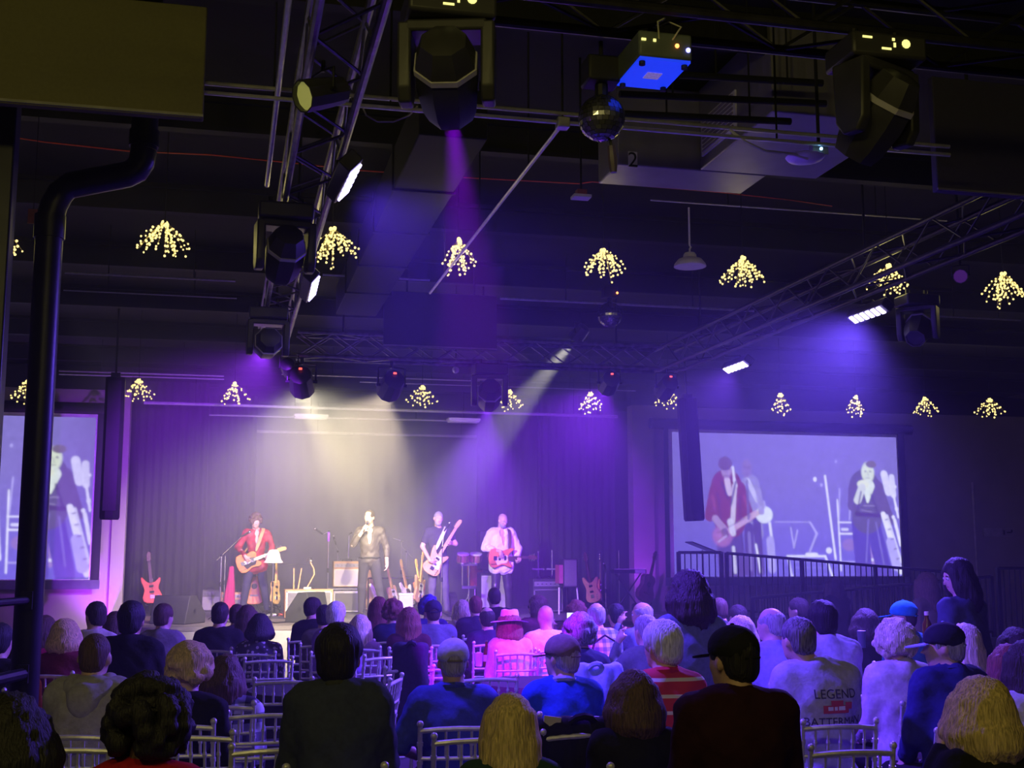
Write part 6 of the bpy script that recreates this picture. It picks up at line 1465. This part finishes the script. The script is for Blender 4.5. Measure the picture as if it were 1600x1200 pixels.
guest(722, 936, 14.40, 'white hooded top lit pink', L(top=C_('off_white', (.75, .62, .72)), hood=True, hair='long', hairc='pale', hairlen=.18, key='white hood'), chair=True)
guest(743, 931, 13.29, 'red lit cropped hair, dark shirt', L(top=C_('ink', (.03, .02, .06)), hair='crop', hairc='auburn', width=1.1, key='red lit cropped hair'))
guest(772, 918, 13.91, 'tall man with purple lit cropped hair, black shirt', L(top=BLK, hair='crop', hairc='dark', width=1.05, key='purple lit cropped hair'))
guest(761, 949, 12.30, 'bald crown with dark fringe, left of the pink hat', L(top=C_('ink', (.03, .02, .06)), hair='fringe', hairc='dark', key='bald crown and dark fringe'))
guest(796, 952, 11.20, 'wide brimmed pink hat and pale top', L(top=C_('pale_pink', (.72, .45, .60)), hat=mat('pink_felt', (.90, .50, .88), .8, vary=.05), band=mat('rose_band', (.86, .44, .84), .8), hair='long', hairc='auburn', hairlen=.12, key='pink hat'))
guest(852, 946, 11.50, 'bald head and white shirt, right of the pink hat', L(top=C_('bright_white', (.80, .74, .80)), hair=None, width=1.15, skin='tan', key='bald head and white shirt'))
guest(839, 929, 13.80, 'man with glasses seen from the side, long brown hair', L(top=C_('berry', (.16, .04, .08)), hair='long', hairc='brown', hairlen=.16, glasses=True, face=True, key='glasses'), turn=75)
guest(906, 966, 8.90, 'salt and pepper wavy hair, dark cardigan', L(top=C_('blue_black', (.03, .035, .07)), hair='curly', hairc='salt', hairlen=.1, hairvol=1.06, key='salt and pepper hair'))
guest(931, 942, 10.90, 'bald crown and blue checked shirt', L(top=pattern_mat('blue_check', 'plaid', ((.10, .12, .34), (.24, .26, .5), (.5, .5, .7)), scale=14), hair='fringe', hairc='grey', width=1.12, key='blue checked shirt'))
ph = guest(900, 940, 12.84, 'curly auburn hair holding up a lit phone', L(top=C_('brick', (.2, .05, .05)), hair='perm', hairc='auburn', key='lit phone'), arms='phone')
guest(962, 944, 12.36, 'dark short hair before the keyboard', L(top=C_('wine', (.16, .02, .03)), hair='short', hairc='black', key='dark hair before the keyboard'))
guest(1002, 941, 11.60, 'grey haired man looking left, raised arm', L(top=C_('steel', (.16, .18, .30)), hair='fringe', hairc='grey', face=True, skin='tan', key='grey hair and raised arm'), turn=62, arms='raise_left')
guest(1008, 962, 9.20, 'fair short hair and grey green jacket, arm lifted', L(top=C_('grey_green', (.15, .18, .18)), jacket=True, hair='short', hairc='grey', key='grey green jacket'), turn=20, arms='raise_left')
# right
guest(1074, 888, 7.20, 'curly dark brown hair and worn denim jacket, centre right', L(top=C_('denim_jacket', (.13, .16, .24)), jacket=True, hair='wavy', hairc='dark', hairlen=.16, hairvol=1.0, legs=M_DENIM, skin='fair', face=True, key='denim'), turn=45, stand=True)
guest(1123, 934, 11.52, 'brownish cropped hair below the ramp', L(top=C_('earth', (.07, .06, .06)), hair='crop', hairc='brown', key='cropped brown hair'))
guest(1152, 946, 11.98, 'dark hair, dim, below the ramp railing', L(top=BLK, hair='short', hairc='dark', key='dim dark hair'))
guest(1156, 960, 8.96, 'bright blond hair and pale lilac blouse', L(top=LIL, hair='bob', hairc='pale', hairlen=.09, key='lilac blouse'), turn=10)
guest(1203, 950, 8.42, 'bald man in pale blue shirt', L(top=C_('pale_blue', (.40, .42, .62)), hair='fringe', hairc='grey', skin='fair', width=1.05, key='pale blue shirt'), turn=35)
guest(1246, 935, 12.00, 'dark wavy hair behind the printed shirt', L(top=BLK, hair='short', hairc='dark', key='dark wavy hair'), turn=30)
guest(1283, 942, 7.92, 'dark full hair and pale rain jacket', L(top=C_('pale_jacket', (.50, .50, .66)), jacket=True, hair='short', hairc='black', hairvol=1.1, width=1.12, loose=.035, collar=True, key='pale rain jacket'))
guest(1351, 949, 10.06, 'brown bob and black top, drink in hand', L(top=BLK, hair='bob', hairc='dark', hairlen=.08, key='brown bob at right'), turn=-10)
guest(1410, 938, 9.54, 'teal cap and teal top', L(top=C_('teal', (.02, .14, .18)), hair='crop', hairc='dark', cap=C_('teal_cap', (.01, .26, .42)), skin='mid', key='teal cap'), turn=40)
guest(1505, 972, 7.94, 'long fair hair behind the dark cap', L(top=LIL, hair='long', hairc='pale', hairlen=.28, key='long fair hair at right'))
guest(1583, 978, 8.60, 'purple brown bob at the right edge', L(top=C_('plum2', (.18, .05, .22)), hair='bob', hairc='dark', hairlen=.06, key='purple brown bob'))
guest(1572, 1004, 7.36, 'copper hair and pink top near the right edge', L(top=C_('pink', (.6, .25, .45)), hair='long', hairc='auburn', hairlen=.12, key='copper hair'))
guest(1494, 870, 8.60, 'long dark hair and navy jacket, looking down to the left', L(top=C_('navy_jacket', (.06, .07, .14)), jacket=True, hair='long', hairc='black', hairlen=.20, legs=M_DENIM, face=True, skin='fair', key='x'), turn=62, stand=True, nod=.25, drz=10)
guest(1446, 893, 12.00, 'long fair brown hair, dim, by the ramp', L(top=C_('mud', (.10, .08, .06)), hair='long', hairc='brown', hairlen=.3, key='x'), stand=True)
guest(1303, 900, 15.20, 'dark silhouette before the ramp railing', L(top=BLK, hair='long', hairc='dark', hairlen=.16, key='x'), stand=True, turn=-40)

# print on the lavender shirt
sh = [c for c in lg.children if c.name.startswith('shirt')][0]
def print_on(txt, size, x, z, m, sx=1.0):
    fc = bpy.data.curves.new('lettering', 'FONT'); fc.body = txt; fc.size = size; fc.align_x = 'CENTER'; fc.align_y = 'CENTER'; fc.extrude = .0
    o = text_mesh('lettering', fc, m, sh, Matrix.Translation((x, -.30, z)) @ Matrix.Rotation(PI / 2, 4, 'X') @ Matrix.Diagonal((sx, 1, 1, 1)))
    w_ = o.modifiers.new('on_cloth', 'SHRINKWRAP'); w_.target = sh; w_.wrap_method = 'PROJECT'; w_.use_project_y = True; w_.use_negative_direction = False; w_.use_positive_direction = True; w_.offset = .005; w_.wrap_mode = 'ABOVE_SURFACE'
    return o
M_PRINT = mat('dark_print', (.05, .04, .10), .8); M_PRINTR = mat('red_print', (.55, .06, .10), .8); M_PRINTW = mat('white_print', (.75, .72, .8), .8)
zs = atD(1245, 966, 6.6).z
print_on('LEGEND', .066, .05, zs - .385, M_PRINT); print_on('BATTERMAN', .060, .045, zs - .525, M_PRINT)
def patch(poly, m, name):
    b = MB(); n = 6
    x0, x1, z0, z1 = poly; vs = []; fs = []
    for j in range(3):
        for i in range(n + 1): vs.append((x0 + (x1 - x0) * i / n, -.30, z0 + (z1 - z0) * j / 2))
    for j in range(2):
        for i in range(n): fs.append((j * (n + 1) + i, j * (n + 1) + i + 1, (j + 1) * (n + 1) + i + 1, (j + 1) * (n + 1) + i))
    o = b.add(vs, fs).build(name, m, sh); w_ = o.modifiers.new('on_cloth', 'SHRINKWRAP'); w_.target = sh; w_.wrap_method = 'PROJECT'; w_.use_project_y = True; w_.use_negative_direction = False; w_.offset = .005 if m is M_PRINTR else .007; w_.wrap_mode = 'ABOVE_SURFACE'
zz = zs - .45
for q in ((-.03, .12, zz - .03, zz + .01), (.015, .085, zz + .01, zz + .035), (.10, .14, zz - .01, zz + .025)): patch(q, M_PRINTR, 'red_emblem')
for q in ((-.005, .025, zz - .015, zz + .004), (.032, .05, zz - .015, zz + .004), (.057, .095, zz - .015, zz + .006)): patch(q, M_PRINTW, 'white_emblem')
# the lit phone
c = [k for k in bpy.data.objects if k is ph][0]; Rp = Matrix.Translation(c.location) @ c.rotation_euler.to_matrix().to_4x4()
pp = atD(891, 968, 12.55)
t = thing('phone', 'lit phone held up before the stage by the auburn haired guest', 'phone', pp, -.2)
MB().box((0, 0, 0), (.075, .009, .15)).build('case', M_BLACK, t, bevel=.003); MB().box((0, -.0055, 0), (.068, .002, .138)).build('screen', glow('phone_screen', (.8, .8, .95), .5), t)

# ================================================================== empty chairs, tables and what stands on them
def empty_chair(px, ytop, D, rz, where):
    p = atD(px, ytop, D); p2 = Vector((math.sin(math.radians(rz)) * -.26, math.cos(math.radians(rz)) * .26))
    place_chair(p.x + p2.x, p.y + p2.y, math.radians(rz), 'empty silver bamboo style chair ' + where, 'empty silver chairs')
empty_chair(100, 1160, 5.45, -4, 'in front of the guest at the bottom left corner')
empty_chair(300, 1150, 5.82, -12, 'just right of the big round black hair')
empty_chair(412, 1103, 6.64, 3, 'below the checked scarf')
empty_chair(432, 1148, 5.45, 2, 'bottom row, left of the olive and navy jacket')
empty_chair(742, 1132, 5.75, -2, 'bottom row, behind the blue polo shirt')
empty_chair(1330, 1160, 5.40, -3, 'bottom row, behind the printed lavender shirt')
empty_chair(1500, 1098, 6.00, 20, 'beside the navy jacket')
empty_chair(240, 1022, 9.90, 8, 'with its back towards us right of the broad black shirt')
empty_chair(262, 1040, 9.05, 24, 'turned left, right of the pale grey hood')
empty_chair(420, 1018, 10.10, 4, 'farther of two lined up left of the dark table')
empty_chair(443, 1050, 8.40, -3, 'nearer of two lined up left of the dark table')
empty_chair(600, 1012, 10.40, 24, 'turned towards the stage left of the draped coat')
empty_chair(617, 1040, 8.50, 70, 'seen from its side beside the draped coat')
empty_chair(765, 1044, 8.60, -3, 'in front of the dark table with the bottle')
empty_chair(985, 1022, 9.56, 4, 'left of the denim jacket')
empty_chair(950, 1004, 10.04, -20, 'holding a black bag under the checked shirt')
empty_chair(640, 1022, 9.30, 12, 'covered by a dark draped coat')
empty_chair(925, 1060, 7.90, 18, 'covered by a pale blue sweatshirt')
empty_chair(907, 1128, 5.90, 4, 'covered by a black coat at the bottom')
def round_table(px, py, D, label, clab):
    p = atD(px, py, D); r = .50; t = thing('banquet_table', label, 'table', (p.x, p.y, 0))
    MB().cyl((0, 0, .70), (0, 0, .73), r, n=40).build('table_top', M_BLACK, t); 
    for k in range(4): a = k * PI / 2 + .4; MB().cyl((.24 * math.cos(a), .24 * math.sin(a), 0), (.24 * math.cos(a), .24 * math.sin(a), .70), .018).build('leg', M_BLKMET, t)
    n = 72; vs = []; fs = []
    prof = [(.001, .738), (r * .6, .738), (r + .005, .738), (r + .018, .72), (r + .025, .6), (r + .035, .35), (r + .045, .06)]
    for j, (rr_, z) in enumerate(prof):
        for i in range(n):
            a = 2 * PI * i / n; f = 1 + (.028 * max(0, j - 3) / 3 * math.sin(a * 14)); vs.append((rr_ * f * math.cos(a), rr_ * f * math.sin(a), z))
    for j in range(len(prof) - 1):
        for i in range(n): fs.append((j * n + i, j * n + (i + 1) % n, (j + 1) * n + (i + 1) % n, (j + 1) * n + i))
    o = MB().add(vs, fs).build('tablecloth', mat('black_tablecloth', (.02, .018, .024), .75)); o.location = (p.x, p.y, 0); tag(o, clab, 'tablecloth')
    return Vector((p.x, p.y, .742))
T1 = round_table(846, 1052, 9.95, 'round banquet table under a black cloth, with bottle and card holder', 'black cloth over the table that holds the bottle')
T2 = round_table(492, 1046, 9.4, 'round banquet table under a black cloth, left of centre', 'black cloth over the bare table left of centre')
def bottle(px, py, T, label, m, hgt=.23):
    q = atZ(px, py, T.z); t = thing('bottle', label, 'bottle', (q.x, q.y, T.z))
    MB().lathe([(.028, 0), (.031, .01), (.031, .12), (.024, .155), (.013, .18), (.012, .225), (.014, .228), (.014, .235)], 14).build('glass', m, t); MB().lathe([(.0318, .045), (.0318, .105)], 14).build('paper_label', mat('paper', (.5, .48, .45), .8), t); MB().lathe([(.0145, .224), (.0145, .24), (.001, .241)], 12).build('crown_cap', M_CHROME, t)
M_AMBER = mat('amber_glass', (.10, .035, .01), .12)
bottle(760, 1041, T1, 'amber beer bottle on the dark table', M_AMBER)
def tumbler(px, py, T, label, m):
    q = atZ(px, py, T.z); t = thing('drinking_cup', label, 'cup', (q.x, q.y, T.z)); MB().lathe([(.035, 0), (.045, .12), (.042, .12), (.033, .008), (.001, .008)], 16).build('cup', m, t); MB().ball((.0, 0, .115), .034, 8, 6, (1, 1, .5)).build('ice', M_PEARL, t)
tumbler(748, 1041, T1, 'frosted plastic cup next to the beer bottle', mat('frosted_plastic', (.55, .52, .7), .4))
q = atZ(793, 1046, T1.z); t = thing('card_holder', 'upright black card holder on the dark table', 'card holder', (q.x, q.y, T1.z), -.2); MB().box((0, 0, .085), (.10, .014, .17)).build('card', M_BLACK, t); MB().box((0, 0, .006), (.11, .06, .012)).build('base', M_BLACK, t)
MB().box((0, -.0085, .11), (.07, .002, .05)).build('print', mat('dim_print', (.22, .18, .12), .7), t)
# coats and bags over chair backs
def draped(px, py, D, wd, ht, m, label, name, bump=.02, dp=.16, rz=0):
    p = atD(px, py, D); t = thing(name, label, 'coat', (p.x, p.y, p.z), rz); P = [('c', (-wd / 2, 0, -.03), (wd / 2, 0, -.03), .035, .035, .03)]
    for k in range(7):
        x = -wd / 2 + wd * k / 6; P += [('c', (x, -.035, -.03), (x * 1.1, -.075 - .02 * (k % 2), -ht * (.85 + .12 * (k % 3))), .035, .04, .03), ('c', (x, .03, -.03), (x * 1.05, dp * .4, -ht * .5), .03, .03, .03)]
    blend('cloth', P, .014, m, t, lambda V: bump * .5 * wav(V, 26, (1, 1, .5)))
    MB().tube([(-wd * .18, -.05, -.02), (-wd * .08, -.075, .012), (0, -.08, .018), (wd * .08, -.075, .012), (wd * .18, -.05, -.02)], .018, 7).build('collar', m, t)
draped(641, 1006, 9.35, .20, .60, C_('charcoal_coat', (.025, .022, .05)), 'dark coat draped over a chair back left of the blue polo shirt', 'draped_coat')
draped(905, 1122, 5.95, .40, .40, BLK, 'black coat draped over a chair back at the bottom, right of the blond hair', 'draped_coat')
draped(927, 1040, 7.95, .30, .26, C_('powder_blue_fleece', (.34, .42, .75)), 'pale blue sweatshirt draped over a chair back right of the brown cap', 'draped_sweatshirt', .04)
p = atD(945, 1012, 9.95); t = thing('shoulder_bag', 'black shoulder bag hanging on a chair under the checked shirt', 'bag', p + Vector((0, 0, -.1)))
blend('pouch', [('e', (0, -.06, -.10), (.16, .06, .13), .02, None)], .016, M_SHOE, t, lambda V: .005 * wav(V, 30)); MB().tube([(-.14, -.05, -.02), (-.10, -.03, .14), (0, -.01, .20), (.10, -.03, .14), (.14, -.05, -.02)], .01, 6).build('strap', M_SHOE, t)
# napkin paper on the coat, small glasses held by guests
p = atD(862, 1132, 5.86); t = tag(MB().box((0, 0, 0), (.085, .012, .075), Matrix.Rotation(.15, 3, 'Y')).build('paper_slip', mat('buff_paper', (.55, .50, .38), .8)), 'buff paper slip stuck on the chair right of the blond hair', 'paper'); t.location = p
q = atD(1347, 1012, 9.75); t = thing('drinking_cup', 'dim cup held by the guest with the brown bob at right', 'cup', q); MB().lathe([(.028, 0), (.036, .13), (.033, .13), (.001, .01)], 14).build('cup', mat('smoked_plastic', (.12, .12, .16), .3), t); MB().lathe([(.034, .128), (.034, .134), (.001, .134)], 14).build('lid', M_SILV, t)
q = atD(1448, 966, 8.35); t = thing('bottle', 'pale capped bottle in the hand of the standing woman in navy', 'bottle', q); MB().lathe([(.03, -.16), (.032, -.15), (.032, -.04), (.014, 0), (.014, .03)], 14).build('glass', M_AMBER, t); MB().lathe([(.016, .02), (.016, .045), (.001, .045)], 12).build('crown_cap', M_CREAM, t)

# ================================================================== haze in the light beams
def haze(name, lo, hi, dens, aniso, label):
    lo, hi = Vector(lo), Vector(hi); o = MB().box((lo + hi) / 2, hi - lo).build(name, None, smooth=False)
    m = bpy.data.materials.new(name); m.use_nodes = True; nt = m.node_tree; nt.nodes.remove(nt.nodes['Principled BSDF'])
    v = nt.nodes.new('ShaderNodeVolumeScatter'); v.inputs['Density'].default_value = dens; v.inputs['Anisotropy'].default_value = aniso; v.inputs['Color'].default_value = (.96, .96, 1, 1)
    nt.links.new(v.outputs[0], nt.nodes['Material Output'].inputs['Volume']); o.data.materials.append(m)
    tag(o, label, 'haze', kind='stuff'); return o
haze('stage_haze', (XL + .02, 21.85, SZ + .02), (XR - .02, 25.4, 4.95), .17, .2, 'thick theatrical haze hanging before the backdrop')
haze('front_haze', (-2.1, 15.2, .02), (8.6, 21.84, 5.0), .045, .25, 'theatrical haze hanging over the front of the stage')
haze('hall_haze', (-8.8, 4.3, .03), (16.8, 15.15, 5.0), .0075, .2, 'thin haze hanging in the hall before the stage')
